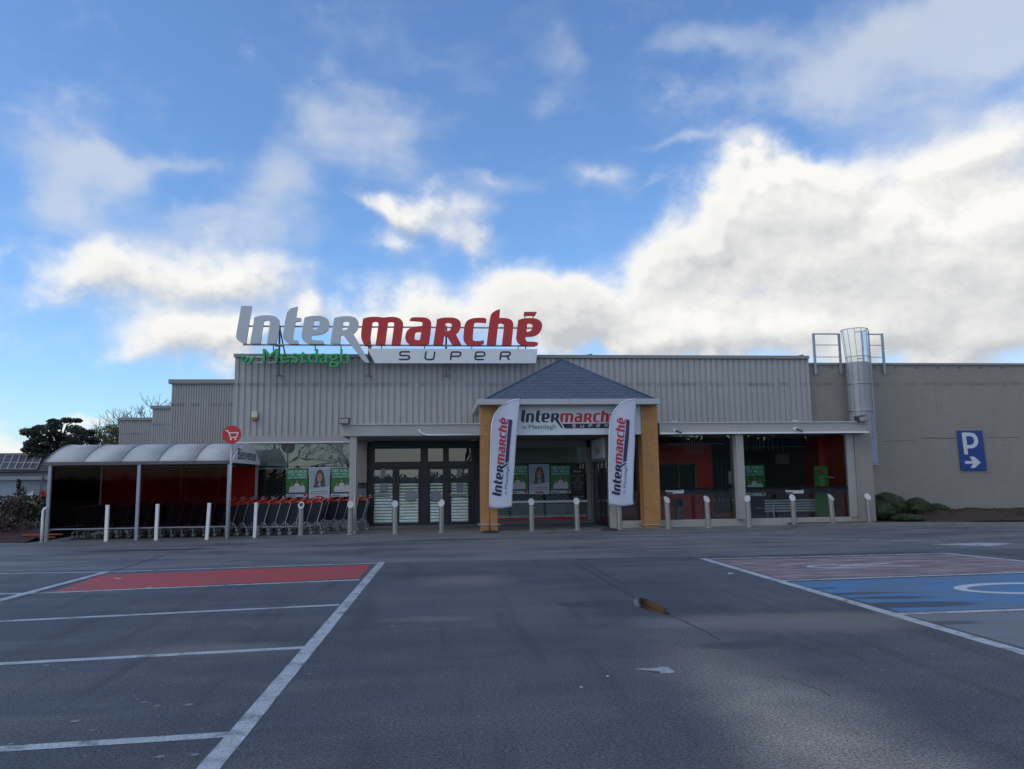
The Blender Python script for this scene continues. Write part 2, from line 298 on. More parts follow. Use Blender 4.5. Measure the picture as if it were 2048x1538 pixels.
def worn(name,col,wear,under=(.060,.064,.074),sc=(1.2,3.5,1),rough=.6,s=1.0,wetcol=None,wets=()):
    m=D.materials.new(name); m.use_nodes=True; n=m.node_tree; b=n.nodes['Principled BSDF']
    geo=nd(n,'ShaderNodeNewGeometry'); pos=geo.outputs['Position']
    a=noise(n,vmt(n,'MULTIPLY',pos,sc),s,9,.7); f=noise(n,pos,52,5,.85)
    mk=mrange(n,mth(n,'MULTIPLY_ADD',mth(n,'SUBTRACT',f,.38),1.1,a),wear,wear+.16,0,1)
    c=mixc(n,mk,col,under)
    wv_=None
    for (px_,py_,rx_,ry_) in wets:
        gx_,gy_=G(px_,py_); q_=vmt(n,'MULTIPLY_ADD',pos,(1/rx_,1/ry_,0),(-gx_/rx_,-gy_/ry_,0)); q_=vmt(n,'DOT_PRODUCT',q_,q_); q_=mth(n,'POWER',.3679,q_); wv_=q_ if wv_ is None else mth(n,'ADD',wv_,q_)
    if wv_: c=mixc(n,mrange(n,mth(n,'MULTIPLY_ADD',mth(n,'SUBTRACT',noise(n,vmt(n,'MULTIPLY',pos,(1,2.5,1)),1.6,6,.6),.5),1.1,wv_),.30,.85,0,.88),c,wetcol)
    elif wetcol: wk=mrange(n,noise(n,vmt(n,'ADD',vmt(n,'MULTIPLY',pos,(.35,1.5,1)),(3.1,7.7,0)),1.,4,.5),.53,.60,0,.9); c=mixc(n,wk,c,wetcol)
    k=mrange(n,f,.40,.60,.50,1.5,False)
    c2=vmt(n,'SCALE',c); n.links.new(k,n.nodes[-1].inputs[3]); n.links.new(c2,b.inputs['Base Color']); b.inputs['Roughness'].default_value=rough
    bm=nd(n,'ShaderNodeBump'); bm.inputs['Strength'].default_value=.4; bm.inputs['Distance'].default_value=.005; n.links.new(f,bm.inputs['Height']); n.links.new(bm.outputs[0],b.inputs['Normal'])
    return m
m_line=worn('worn_white_line',(.36,.40,.45),.66,sc=(2.5,2.5,1),s=1.6); m_red=worn('red_bay_paint',(.46,.022,.013),.50,(.27,.05,.05),(.5,1.6,1)); m_pink=worn('faded_pink_bay',(.36,.26,.28),.52,(.11,.085,.10),(1.,5,1)); m_blue=worn('blue_bay_paint',(.018,.165,.40),.55,(.075,.13,.20),(.7,2.6,1),s=1.,wetcol=(.018,.03,.055),wets=((1690,1188,.9,.13),(1790,1195,.7,.16),(1860,1208,.8,.22),(1740,1212,.8,.2),(1620,1177,.5,.1)))
m_blue2=worn('faded_blue_bay',(.12,.17,.24),.46,(.12,.13,.145),(1.,3,1),wetcol=(.03,.04,.06),wets=((1895,1246,.5,.12),))
m_sym=worn('white_symbol',(.42,.46,.52),.8)
m_crk=pmat('bitumen_joint',(.022,.024,.028),.6)
pudm=D.materials.new('puddle_water'); pudm.use_nodes=True; b=pudm.node_tree.nodes['Principled BSDF']; b.inputs['Base Color'].default_value=(.012,.011,.010,1); b.inputs['Roughness'].default_value=.09; b.inputs['Specular IOR Level'].default_value=.36
# ------------------------------------------------------------------ mesh helpers
class MB:
    def __init__(s): s.v=[]; s.f=[]
    def add(s,vs,fs): k=len(s.v); s.v+= [tuple(a) for a in vs]; s.f+=[tuple(i+k for i in f) for f in fs]; return s
    def box(s,x0,x1,y0,y1,z0,z1):
        return s.add([(x0,y0,z0),(x1,y0,z0),(x1,y1,z0),(x0,y1,z0),(x0,y0,z1),(x1,y0,z1),(x1,y1,z1),(x0,y1,z1)],[(0,3,2,1),(4,5,6,7),(0,1,5,4),(1,2,6,5),(2,3,7,6),(3,0,4,7)])
    def tube(s,pts,r,n=8,cap=True):
        pts=[Vector(p) for p in pts]; rs=r if isinstance(r,(list,tuple)) else [r]*len(pts); vs=[]; fs=[]
        for i,p in enumerate(pts):
            t=(pts[min(i+1,len(pts)-1)]-pts[max(i-1,0)]).normalized()
            a=t.orthogonal().normalized() if i==0 else (pa-t*pa.dot(t)).normalized(); pa=a; b=t.cross(a)
            for k in range(n):
                q=2*math.pi*k/n; vs.append(p+(a*math.cos(q)+b*math.sin(q))*rs[i])
        for i in range(len(pts)-1):
            for k in range(n): fs.append((i*n+k,i*n+(k+1)%n,(i+1)*n+(k+1)%n,(i+1)*n+k))
        if cap: fs.append(tuple(range(n-1,-1,-1))); fs.append(tuple((len(pts)-1)*n+k for k in range(n)))
        return s.add(vs,fs)
    def bar(s,a,b,w,h=None):       # square bar
        h=h or w; a=Vector(a); b=Vector(b); t=(b-a).normalized(); u=t.cross(Vector((0,0,1)))
        u=Vector((1,0,0)) if u.length<.01 else u.normalized(); q=t.cross(u); vs=[]
        for p in (a,b):
            for i,j in ((-1,-1),(1,-1),(1,1),(-1,1)): vs.append(p+u*i*w/2+q*j*h/2)
        return s.add(vs,[(0,3,2,1),(4,5,6,7),(0,1,5,4),(1,2,6,5),(2,3,7,6),(3,0,4,7)])
    def quad(s,a,b,c,d): return s.add([a,b,c,d],[(0,1,2,3)])
    def build(s,name,mat,parent=None,smooth=False,bevel=0):
        me=D.meshes.new(name); me.from_pydata(s.v,[],s.f); me.materials.append(mat)
        bm=bmesh.new(); bm.from_mesh(me); bmesh.ops.recalc_face_normals(bm,faces=bm.faces); bm.to_mesh(me); bm.free()
        o=D.objects.new(name,me); COL.objects.link(o)
        if smooth:
            for p in me.polygons: p.use_smooth=True
            if smooth=='auto':
                md=o.modifiers.new('es','EDGE_SPLIT'); md.split_angle=R(40)
        if bevel: md=o.modifiers.new('bevel','BEVEL'); md.width=bevel; md.segments=2; md.limit_method='ANGLE'
        if parent:
            o.parent=parent; o.matrix_parent_inverse=Matrix.Translation(-parent.location)
        return o
def tag(o,label=None,cat=None,group=None,kind=None):
    if label:o['label']=label
    if cat:o['category']=cat
    if group:o['group']=group
    if kind:o['kind']=kind
    return o
def empty(name,loc,label,cat,group=None):
    o=D.objects.new(name,None); COL.objects.link(o); o.location=loc; o.empty_display_size=.2; return tag(o,label,cat,group)
def smoothloop(pts,it=2,ang=48):
    pts=[Vector((p[0],p[1])) for p in pts]
    for _ in range(it):
        out=[]; n=len(pts)
        for i in range(n):
            a,b_,c=pts[i-1],pts[i],pts[(i+1)%n]; d1=(b_-a); d2=(c-b_)
            if d1.length<1e-6 or d2.length<1e-6 or d1.angle(d2)>R(ang): out.append(b_)
            else: out.append(b_.lerp(a,.25)); out.append(b_.lerp(c,.25))
        pts=out
    return [tuple(p) for p in pts]
def fillmesh(loops,depth=0.,splitname='fill'):
    c=D.curves.new(splitname,'CURVE'); c.dimensions='2D'; c.fill_mode='BOTH'; c.extrude=depth/2
    for l in loops:
        s=c.splines.new('POLY'); s.points.add(len(l)-1)
        for i,p in enumerate(l): s.points[i].co=(p[0],p[1],0,1)
        s.use_cyclic_u=True
    o=D.objects.new('t',c); COL.objects.link(o); dg=bpy.context.evaluated_depsgraph_get(); dg.update()
    me=D.meshes.new_from_object(o.evaluated_get(dg)); D.objects.remove(o); D.curves.remove(c); return refine(me)
REF=[0]
def refine(me):
    if REF[0]:
        bm=bmesh.new(); bm.from_mesh(me)
        for _ in range(6):
            es=[e for e in bm.edges if e.calc_length()>REF[0]]
            if not es: break
            bmesh.ops.subdivide_edges(bm,edges=es,cuts=1); bmesh.ops.triangulate(bm,faces=bm.faces)
        bm.to_mesh(me); bm.free()
    return me
def textmesh(body,w=None,h=None,bold=0.,depth=0.,shear=0.,space=1.):
    c=D.curves.new('t','FONT'); c.body=body; c.size=1; c.offset=bold; c.extrude=depth; c.shear=shear; c.space_character=space
    o=D.objects.new('t',c); COL.objects.link(o); dg=bpy.context.evaluated_depsgraph_get(); dg.update()
    me=D.meshes.new_from_object(o.evaluated_get(dg)); D.objects.remove(o); D.curves.remove(c)
    vs=np.array([v.co[:] for v in me.vertices]); a=vs.min(0); b_=vs.max(0)
    sx=w/(b_[0]-a[0]) if w else None; sy=h/(b_[1]-a[1]) if h else None
    sx=sx or sy; sy=sy or sx
    for v in me.vertices: v.co.x=(v.co.x-a[0])*sx; v.co.y=(v.co.y-a[1])*sy
    return me
def place(me,fn,name,mat,parent=None):
    for v in me.vertices: v.co=fn(v.co)
    me.name=name; me.materials.clear(); me.materials.append(mat)
    o=D.objects.new(name,me); COL.objects.link(o)
    if parent: o.parent=parent; o.matrix_parent_inverse=Matrix.Translation(-parent.location)
    return o
def flat(name,loops_px,Y,depth,mat,parent=None,smooth=0):
    ls=[[P(x,y,Y) for x,y in (smoothloop(l,smooth) if smooth else l)] for l in loops_px]
    return place(fillmesh(ls,depth),lambda c:Vector((c.x,Y-c.z-depth/2,c.y)),name,mat,parent)
def ptext(name,body,px0,py1,px1,py0,Y,mat,parent=None,bold=.0,depth=.0,shear=0.):
    x0,z0=P(px0,py1,Y); x1,_=P(px1,py1,Y); _,z1=P(px0,py0,Y)
    return place(textmesh(body,x1-x0,z1-z0,bold,depth,shear),lambda c:Vector((x0+c.x,Y-c.z,z0+c.y)),name,mat,parent)
def pbox(mb,px0,px1,py0,py1,Y,y0,y1):   # box with face at Y spanning px rect, thickness Y+y0..Y+y1
    cx=(px0+px1)/2; cy=(py0+py1)/2
    x0=P(px0,cy,Y)[0]; x1=P(px1,cy,Y)[0]; z0=P(cx,py1,Y)[1]; z1=P(cx,py0,Y)[1]
    return mb.box(x0,x1,Y+y0,Y+y1,z0,z1)
def X(px,py,Y): return P(px,py,Y)[0]
def Z(px,py,Y): return P(px,py,Y)[1]
def ground_poly(name,pts,z,mat,label=None,kind='structure',cat=None,parent=None):
    if isinstance(pts[0][0],(int,float)): pts=[pts]
    ls=[[G(x,y) for x,y in l] for l in pts]
    o=place(fillmesh(ls,0),lambda c:Vector((c.x,c.y,z)),name,mat,parent)
    if kind:tag(o,kind=kind)
    return o
def ribbon(name,pts,w,z,mat,kind='structure'):   # line on the ground of real width w
    pts=[Vector(p) for p in pts]; mb=MB(); vs=[]
    for i,p in enumerate(pts):
        t=(pts[min(i+1,len(pts)-1)]-pts[max(i-1,0)]).normalized(); q=Vector((-t.y,t.x))
        ww=w[i] if isinstance(w,list) else w
        vs+= [(p.x+q.x*ww/2,p.y+q.y*ww/2,z),(p.x-q.x*ww/2,p.y-q.y*ww/2,z)]
    mb.add(vs,[(2*i,2*i+1,2*i+3,2*i+2) for i in range(len(pts)-1)]); o=mb.build(name,mat); tag(o,kind=kind); return o
def copy_tree(o,parent=None):
    c=o.copy(); COL.objects.link(c); c.parent=parent
    if parent: c.matrix_parent_inverse=o.matrix_parent_inverse.copy()
    for ch in list(o.children): copy_tree(ch,c)
    return c
# ================================================================== GROUND
YW,YG,YC,YP,YB=27.,24.1,23.75,23.7,23.45
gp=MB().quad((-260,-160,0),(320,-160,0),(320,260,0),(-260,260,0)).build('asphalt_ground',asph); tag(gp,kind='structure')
pv=pmat('concrete_paving',(.13,.13,.135),.8,var=.25,vs=1.5,bump=.4,bs=25,dirt=.4)
mb=MB(); mb.box(-10.95,X(1590,1055,23.2),23.22,27.4,-.1,.02); o=mb.build('pavement',pv); tag(o,kind='structure')
# planted bed with its kerb, right of the shop
xb=X(1590,1055,23.1); kp=[G(x,y) for x,y in [(1560,1059),(1600,1055.5),(1660,1053.5),(1720,1052.5),(1850,1052),(2048,1051.5)]]+[(30,22.1),(46,21)]
mb=MB()
for i in range(len(kp)-1):
    a,b_=kp[i],kp[i+1]; mb.add([(a[0],a[1],0),(b_[0],b_[1],0),(b_[0],b_[1]+.14,0),(a[0],a[1]+.14,0),(a[0],a[1],.11),(b_[0],b_[1],.11),(b_[0],b_[1]+.14,.11),(a[0],a[1]+.14,.11)],[(0,1,5,4),(4,5,6,7),(2,3,7,6),(0,4,7,3),(1,2,6,5)])
tag(mb.build('kerb',kerbm),kind='structure')
mb=MB(); xs=[xb+.2+i*.25 for i in range(0,120)]; ys=9; vs=[]
def ky(x):
    for a,b_ in zip(kp,kp[1:]):
        if a[0]<=x<=b_[0]: return a[1]+(b_[1]-a[1])*(x-a[0])/(b_[0]-a[0])
    return kp[-1][1]
for x in xs:
    for j in range(ys+1):
        y0=ky(x)+.13; y=y0+(27.25-y0)*j/ys; t=j/ys
        k=max(0,min(1,(x-15.5)/1.3)); z=.09+k*(.06+.14*math.sin(min(1,t*2.2)*1.57))+k*.10*mnoise.noise((x*1.7,y*1.7,0))*(1 if 0<j else 0)
        vs.append((x,y,z))
n_=ys+1; mb.add(vs,[(i*n_+j,(i+1)*n_+j,(i+1)*n_+j+1,i*n_+j+1) for i in range(len(xs)-1) for j in range(ys)])
tag(mb.build('mulch_soil',soil,smooth=True),kind='structure')
# dark earth bank at the far left
mb=MB(); vs=[]; nx_=40; ny_=14
for i in range(nx_+1):
    for j in range(ny_+1):
        x=-34+i*(22.7/nx_); y=22.4+j*1.1+ (0.5*math.sin(i*.7) if j==0 else 0)-max(0,(-13-x))*.22
        z=.02+min(1,j/2)*(.28+.14*mnoise.noise((x*1.2,y*1.2,3)))+ (0.02*mnoise.noise((x*7,y*7,1)))
        vs.append((x,y,z if j else -.02))
mb.add(vs,[(i*(ny_+1)+j,(i+1)*(ny_+1)+j,(i+1)*(ny_+1)+j+1,i*(ny_+1)+j+1) for i in range(nx_) for j in range(ny_)])
tag(mb.build('earth_bank',soil,smooth=True),kind='structure')
# road markings (each line its own sheet)
Zm=.004
def mark(name,quadw,mat,z=.0015):
    o=place(fillmesh([quadw],0),lambda c:Vector((c.x,c.y,z)),name,mat); tag(o,kind='structure'); return o
def wobble(a,b_,w,z,mat,name='bay_line'):
    a=Vector(a); b_=Vector(b_); n_=max(8,int((b_-a).length/.25)); q=[a.lerp(b_,i/n_)+Vector((random.gauss(0,.0016),random.gauss(0,.0016))) for i in range(n_+1)]
    return ribbon(name,q,[w*(1+random.gauss(0,.012)) for _ in q],z,mat)
xl=-1.2
wobble((-1.09,15.62),(-1.47,-6),.135,.003,m_line,'aisle_line')
def gl(*p): return [G(x,y) for x,y in p]
wobble((xl-.06,G(690,1209.5)[1]),G(-150,1250),.11,.002,m_line); wobble((xl-.06,G(612,1295)[1]),G(-150,1336),.11,.002,m_line); wobble((xl-.06,G(455,1469)[1]),G(-150,1508),.11,.002,m_line); wobble((-1.45,2.75),(-6.2,2.35),.11,.002,m_line)
wobble(G(765,1126),G(214,1144),.10,.002,m_line); wobble(G(214,1144),G(-200,1150.5),.10,.002,m_line)
wobble((xl-.06,G(722,1159.5)[1]),G(60,1187),.11,.002,m_line); wobble(G(60,1187),G(-150,1189),.11,.002,m_line)
wobble(G(212,1144.5),G(-80,1222),.14,.0035,m_line,'aisle_line')
mark('red_bay',gl((206,1149),(738,1130),(735,1140),(716,1157),(500,1166),(105,1184)),m_red)
m_orr=m_line
wobble((5.17,14.95),(5.27,-4),.15,.0035,m_line,'aisle_line')
wobble(G(1408,1118.5),G(1895,1107),.10,.003,m_line); wobble(G(1565,1161.5),G(2400,1133),.11,.003,m_line); wobble(G(1795,1228.5),G(2500,1203),.12,.003,m_line)
wobble(G(1890,1107),G(2300,1148),.16,.004,m_line)
mark('pink_bay',gl((1432,1120.5),(1890,1109),(2048,1123.5),(2200,1138),(2048,1143.5),(1563,1158.5)),m_pink)
mark('blue_bay',gl((1578,1164.5),(2048,1148),(2400,1136),(2600,1195),(2048,1216),(1805,1224)),m_blue)
mark('faded_blue_bay',gl((1812,1230),(2048,1222),(2400,1210),(2400,1330),(2048,1296)),m_blue2)
# wheelchair emblem on the blue bay, lying on its side
cx,cy=G(2010,1177); 
def arc(cx,cy,rx,ry,a0,a1,w,nn=26):
    o=[(cx+rx*math.cos(R(a0+(a1-a0)*i/nn)),cy+ry*math.sin(R(a0+(a1-a0)*i/nn))) for i in range(nn+1)]
    k=[(cx+(rx-w)*math.cos(R(a0+(a1-a0)*i/nn)),cy+(ry-w)*math.sin(R(a0+(a1-a0)*i/nn))) for i in range(nn,-1,-1)]
    return o+k
cx,cy=G(1995,1178); cx+=.42
em=[arc(cx,cy,1.0,.55,62,298,.17)]
em2=[[(cx+.45,cy+.42),(cx+1.1,cy+.16),(cx+1.95,cy+.16),(cx+2.3,cy+.62),(cx+2.45,cy+.55),(cx+2.1,cy+.02),(cx+1.1,cy+.02),(cx+.4,cy+.30)],
     [(cx+.35,cy-.55),(cx+.75,cy-.66),(cx+.95,cy-.50),(cx+1.3,cy-.70),(cx+1.35,cy-.58),(cx+.95,cy-.36),(cx+.7,cy-.50),(cx+.4,cy-.46)],
     arc(cx+2.9,cy+.1,.2,.2,0,359,.199)]
for l in em+em2: mark('wheelchair_emblem',l,m_sym,.003)
cx,cy=G(1690,1132)
for l in (arc(cx-.2,cy,.5,.26,70,290,.09),[(cx-.1,cy+.02),(cx+1.,cy+.22),(cx+1.,cy+.30),(cx-.1,cy+.10)],[(cx-.1,cy-.05),(cx+1.2,cy-.30),(cx+1.2,cy-.22),(cx-.1,cy+.03)]): mark('pram_emblem',l,m_sym,.003)
# long faint give-way strokes at the right, joints and patches
wobble(G(1240,1071),G(1560,1074),.07,.004,m_line,'worn_stroke'); wobble(G(1560,1076),G(1880,1083),.10,.004,m_line,'worn_stroke')
mark('worn_arrow',gl((1860,1089),(1960,1085.8),(2030,1087),(1980,1092)),m_line)
def crk(pts,w=.025):
    q=[]; pts=[Vector(G(*p)) for p in pts]
    for a,b_ in zip(pts,pts[1:]):
        k=max(3,int((b_-a).length/.12))
        for i in range(k): q.append(a.lerp(b_,i/k)+Vector((random.gauss(0,.012),random.gauss(0,.012))))
    ribbon('surface_joint',q,[w*random.uniform(.5,1.3) for _ in q],.003,m_crk)
crk([(440,1086),(330,1110),(215,1146),(120,1172),(0,1208)],.035)
crk([(1150,1125),(1235,1175),(1300,1215),(1380,1247),(1450,1285)],.014); crk([(1560,1352),(1620,1372),(1690,1402)],.006)
crk([(1960,1104),(2020,1111),(2120,1124)],.05); crk([(770,1135),(960,1137)],.02)
# damp patches / puddle
def blobpoly(pts):
    q=smoothloop([G(*p) for p in pts],4,180); return [(x+.022*mnoise.noise((x*14,y*14,0)),y+.05*mnoise.noise((x*14,y*14,5))) for x,y in q]
mark('puddle',blobpoly([(1267,1196),(1268,1213),(1279,1214),(1300,1222),(1320,1227),(1342,1229),(1338,1222),(1318,1210),(1300,1201),(1284,1195.5)]),pudm,.003)
dampm=pmat('damp_asphalt',(.03,.034,.042),.32,var=.3,vs=6,bump=.5,bs=55)
def litter(pts,h,m,lab,z=.004):
    ls=[G(*p) for p in pts]; me=fillmesh([ls],0)
    o=place(me,lambda c:Vector((c.x,c.y,z+h*abs(mnoise.noise((c.x*9,c.y*9,0))))),'litter',m); md=o.modifiers.new('s','SOLIDIFY'); md.thickness=.003; tag(o,lab,'litter'); return o
litm=pmat('crumpled_paper',(.27,.29,.33),.7,var=.3,vs=25)
ql=lambda *p:[(1150+p[k]/4.096,1180+p[k+1]/4.096) for k in range(0,len(p),2)]
litter(ql(495,650,560,643,600,648,680,640,712,632,770,637,775,650,800,655,822,678,770,686,700,682,694,668,640,664,560,656),.004,litm,'crumpled flattened pale paper lying on the open asphalt')
litter(ql(610,664,690,669,694,679,650,677),.003,navy,'navy torn strip under the edge of the crumpled flattened paper',.002)
litter([(1212,1352),(1219,1352),(1218,1355),(1213,1355.5)],.01,litm,'small white paper scrap left of the crumpled flattened paper')
litter([(1159,1374),(1166,1373.5),(1166,1377),(1160,1377)],.01,litm,'tiny white paper scrap alone on the asphalt in front')
litter([(1455,1146),(1466,1146),(1468,1148.5),(1457,1149)],.01,litm,'small white scrap beside the far end of the right aisle line')
litter([(233,1156),(246,1157.5),(238,1159),(228,1158)],.01,litm,'pale scrap lying on the red painted bay')
litter([(290,1175.5),(300,1174),(306,1175.5),(294,1177)],.01,litm,'pale scrap on the lower white edge of the red bay')
rs=random.Random(3); spots=[(270,1393),(275,1399),(287,1405),(315,1412),(378,1410),(185,1461),(320,1514),(390,1510),(22,1488),(92,1331),(125,1339),(267,1216),(30,1315),(510,1255),(437,1429),(1750,1299),(1765,1341),(1866,1308),(1568,1203),(1600,1205),(618,1348),(785,1253),(1545,1210),(150,1443)]
mb=MB()
for (x,y) in spots:
    gx,gy=G(x,y); r_=rs.uniform(.012,.03); k=7; ph=rs.random()*6
    mb.add([(gx+r_*(1+.3*rs.random())*math.cos(ph+6.283*i/k),gy+r_*math.sin(ph+6.283*i/k),.003) for i in range(k)],[tuple(range(k))])
o=mb.build('chewing_gum_spots',pmat('gum_spot',(.19,.20,.22),.7)); tag(o,kind='structure')
# ================================================================== SUPERMARKET
shop=empty('supermarket',(0,27,0),'grey metal clad supermarket with orange pillared portico and painted brick wing','supermarket')
def corr(mb,x0,x1,Y,z0,z1,p,d):
    n_=int((x1-x0)/p)+1; vs=[]
    for i in range(n_):
        for fx,fy in ((0,0),(.60,0),(.68,d),(.92,d)):
            x=x0+(i+fx)*p
            if x<=x1: vs+= [(x,Y+fy,z0),(x,Y+fy,z1)]
    vs+=[(x1,Y,z0),(x1,Y,z1)]; m=len(vs)//2
    mb.add(vs,[(2*i,2*i+2,2*i+3,2*i+1) for i in range(m-1)])
XL=X(468,790,YW); XR=X(1621,790,YW); ZL=Z(580,871.5,YW)
mb=MB(); corr(mb,XL,XR,YW,ZL,Z_PAR-.02,.212,.035); mb.box(XL,XR,YW+.04,YW+.2,ZL,Z_PAR-.03); o=mb.build('corrugated_wall',clad,shop)
mb=MB(); mb.box(XL-.04,XR+.01,YW-.07,YW+.3,Z_PAR-.10,Z_PAR+.02); mb.build('parapet_cap',trim,shop,bevel=.01)
for px in (1168,1590): 
    mb=MB(); x=X(px,709,YW+.4); mb.add([(x-.22,YW+.3,Z_PAR),(x+.22,YW+.3,Z_PAR),(x+.22,YW+.6,Z_PAR),(x-.22,YW+.6,Z_PAR),(x-.15,YW+.35,Z_PAR+.05),(x+.3,YW+.3,Z_PAR+.13),(x+.3,YW+.5,Z_PAR+.13),(x-.1,YW+.5,Z_PAR+.06)],[(0,1,5,4),(1,2,6,5),(2,3,7,6),(3,0,4,7),(4,5,6,7)]); mb.build('roof_vent',darkcap,shop)
# side wall + receding rear blocks
Y1,Y2,Y3=33.9,45.5,53.9
mb=MB(); mb.box(XL,XL+.15,YW+.05,Y1,0,Z_PAR-.05); mb.build('side_wall',clad2,shop)
prev=XL
for (px,Yb,pxr) in ((341.5,Y1,468),(305,Y2,343),(240,Y3,307)):
    xa=X(px,830,Yb); xb2=X(pxr,830,Yb)+2.; mb=MB(); corr(mb,xa,xb2,Yb,0,Z_PAR-.04,.105*(Yb/33.9)**.3,.03); mb.box(xa,xb2,Yb+.035,Yb+.2,0,Z_PAR-.05); mb.box(xa,xa+.15,Yb+.2,Yb+11,0,Z_PAR-.06)
    mb.build('corrugated_wall',clad2,shop)
    mb=MB(); mb.box(xa-.12,xb2,Yb-.1,Yb+.3,Z_PAR-.16,Z_PAR+.02); mb.build('parapet_cap',trim,shop)
mb=MB(); mb.box(XL+.2,XR,YW+.25,80,Z_PAR-.4,Z_PAR-.3); mb.box(X(341.5,830,Y1)+.2,XL+.3,Y1+.25,80,Z_PAR-.4,Z_PAR-.3); mb.build('roof_slab',darkcap,shop)
# painted brick wing
XW2=45; ZW=5.74; YWB=27.2
mb=MB(); mb.box(XR-.05,XW2,YWB,YWB+.3,0,ZW-.05); mb.box(XW2-.3,XW2,YWB+.3,60,0,ZW-.05); mb.build('brick_wall',brickm,shop)
mb=MB(); mb.box(XR+.02,XW2+.05,YWB-.05,YWB+.38,ZW-.06,ZW+.02); mb.build('parapet_cap',trim,shop)
for i in range(9):
    mb=MB(); x=X(1664+42.5*i,734,YWB); mb.box(x-.05,x+.04,YWB-.012,YWB+.05,Z(1664+42*i,735.5,YWB)-.03,Z(1664+42*i,735.5,YWB)+.03); mb.build('wall_vent',darkcap,shop)
# crack lines in the paint
mb=MB()
for (a,b_,y0,y1,w) in ((1845,1915,876,876.5,.03),(1972,2040,874.5,875,.012),(1765,1830,883,880,.014)):
    mb=MB(); xa,za=P(a,y0,YWB); xb2,zb2=P(b_,y1,YWB); mb.bar((xa,YWB-.002,za),(xb2,YWB-.002,zb2),.006,w); mb.build('wall_crack',MATS.get('crack_dark') or pmat('crack_dark',(.10,.095,.09),.9),shop)
# ---- canopy
edgem=pmat('canopy_edge_metal',(.42,.43,.45),.5,var=.05)
ZCT,ZCB=3.29,2.94
xc0=X(684,860,YC); xp0=X(955.5,803,23.3); xp1=X(1319.5,803,23.3); xc1=X(1734,856,YC)
xpl,xpr=X(962.5,860,YP)-.003,X(1320,860,YP)+.003
for (a,b_) in ((xc0,xpl),(xpr,xc1)):
    mb=MB(); mb.box(a,b_,YC,YW-.01,ZCB,ZCT); mb.build('canopy',canopym,shop,bevel=.01)
    mb=MB(); mb.box(a-.03,b_,YC-.035,YC+.12,ZCT-.01,ZCT+.03); mb.build('canopy_edge',edgem,shop)
mb=MB(); mb.box(xpr,xc1+.02,YC-.07,YC-.005,ZCB-.005,ZCB+.045); mb.build('gutter',white,shop)
mb=MB(); xa=X(838,861,YC-.05); za=Z(838,861,YC-.05); zb2=Z(900,870,YC-.05)
mb.tube([(xa,YC-.08,za+.03),(xa+.02,YC-.08,za-.03),(xa+.12,YC-.08,zb2+.04),(xa+.25,YC-.08,zb2),(xpl-.02,YC-.08,zb2)],.022,8); mb.build('gutter_pipe',white,shop,smooth=True)
# lintel over the left window
mb=MB(); mb.box(XL,xc0+.3,YW-.05,YW+.2,Z(580,886,YW),ZL-.005); mb.build('lintel',greyfr,shop)
mb=MB(); mb.box(XL,xc0+.5,YW-.075,YW-.052,Z(580,886,YW),Z(580,884,YW)); mb.build('lintel_strip',white,shop)
# ---- left window
def lattice(mb,x0,x1,z0,z1,Y,cw=.10,ch=.062,r=.006):
    nx_=int((x1-x0)/cw); nz_=int((z1-z0)/ch)
    for j in range(nz_):
        for i in range(nx_):
            xa=x0+i*cw; za=z0+j*ch
            if (i+j)%2==0: mb.bar((xa,Y,za),(xa+cw,Y,za+ch),r*1.1)
            else: mb.bar((xa,Y,za+ch),(xa+cw,Y,za),r*1.1)
xw0=XL+.12; xw1=X(714,940,YW); zt=Z(600,888,YW); zs=.35; zf=Z(600,931,YW)
win=MB(); win.box(XL,xw1,YW-.02,YW+.2,0,zs); 
win.box(XL,xw0,YW-.01,YW+.15,zs,zt+.01); win.box(xw0,xw1,YW,YW+.15,zt,zt+.05); win.box(xw1,xw1+.04,YW-.01,YW+.15,zs,zt)
wf=win.build('window_frame',greyfr,shop)
mb=MB(); mb.box(xw0,xw1,YW+.03,YW+.04,zs,zt); mb.build('window_pane',gls,wf)
mb=MB(); mb.box(xw0,xw1,YW+.09,YW+.11,zf,zt); mb.build('frosted_panel',film,wf)
mb=MB(); mb.box(xw0,xw1,YW+.07,YW+.115,zf-.05,zf); mb.build('transom',darkfr,wf)
mb=MB(); mb.box(xw0,xw1,YW+.10,YW+.12,Z(600,938,YW),zf-.05); mb.build('blind_strip',paper,wf)
mb=MB(); lattice(mb,xw0,xw1,zs,Z(600,938,YW),YW+.16); mb.build('security_grille',chrome,wf)
mb=MB(); mb.box(xw0-.3,xw1+.3,YW+1.2,YW+1.3,0,ZCT); mb.box(xw0-.3,xw1+.3,YW+.2,YW+1.3,ZCT-.2,ZCT-.1); mb.build('interior_wall',inner_dark,shop)
# ---- pier between window and doors
mb=MB(); mb.box(xw1+.05,X(735,930,YW),YW-.30,YW+.2,Z(725,965,YW),ZCB-.002); mb.build('pier_panel',beige,shop)
mb=MB(); mb.box(xw1+.05,X(735,930,YW),YW-.20,YW+.2,Z(725,977,YW),Z(725,965,YW)); mb.build('pier_recess',inner_dark,shop)
mb=MB(); mb.box(xw1+.05,X(735,930,YW),YW-.30,YW+.2,0,Z(725,977,YW)); mb.build('pier_base',inner_grey,shop)
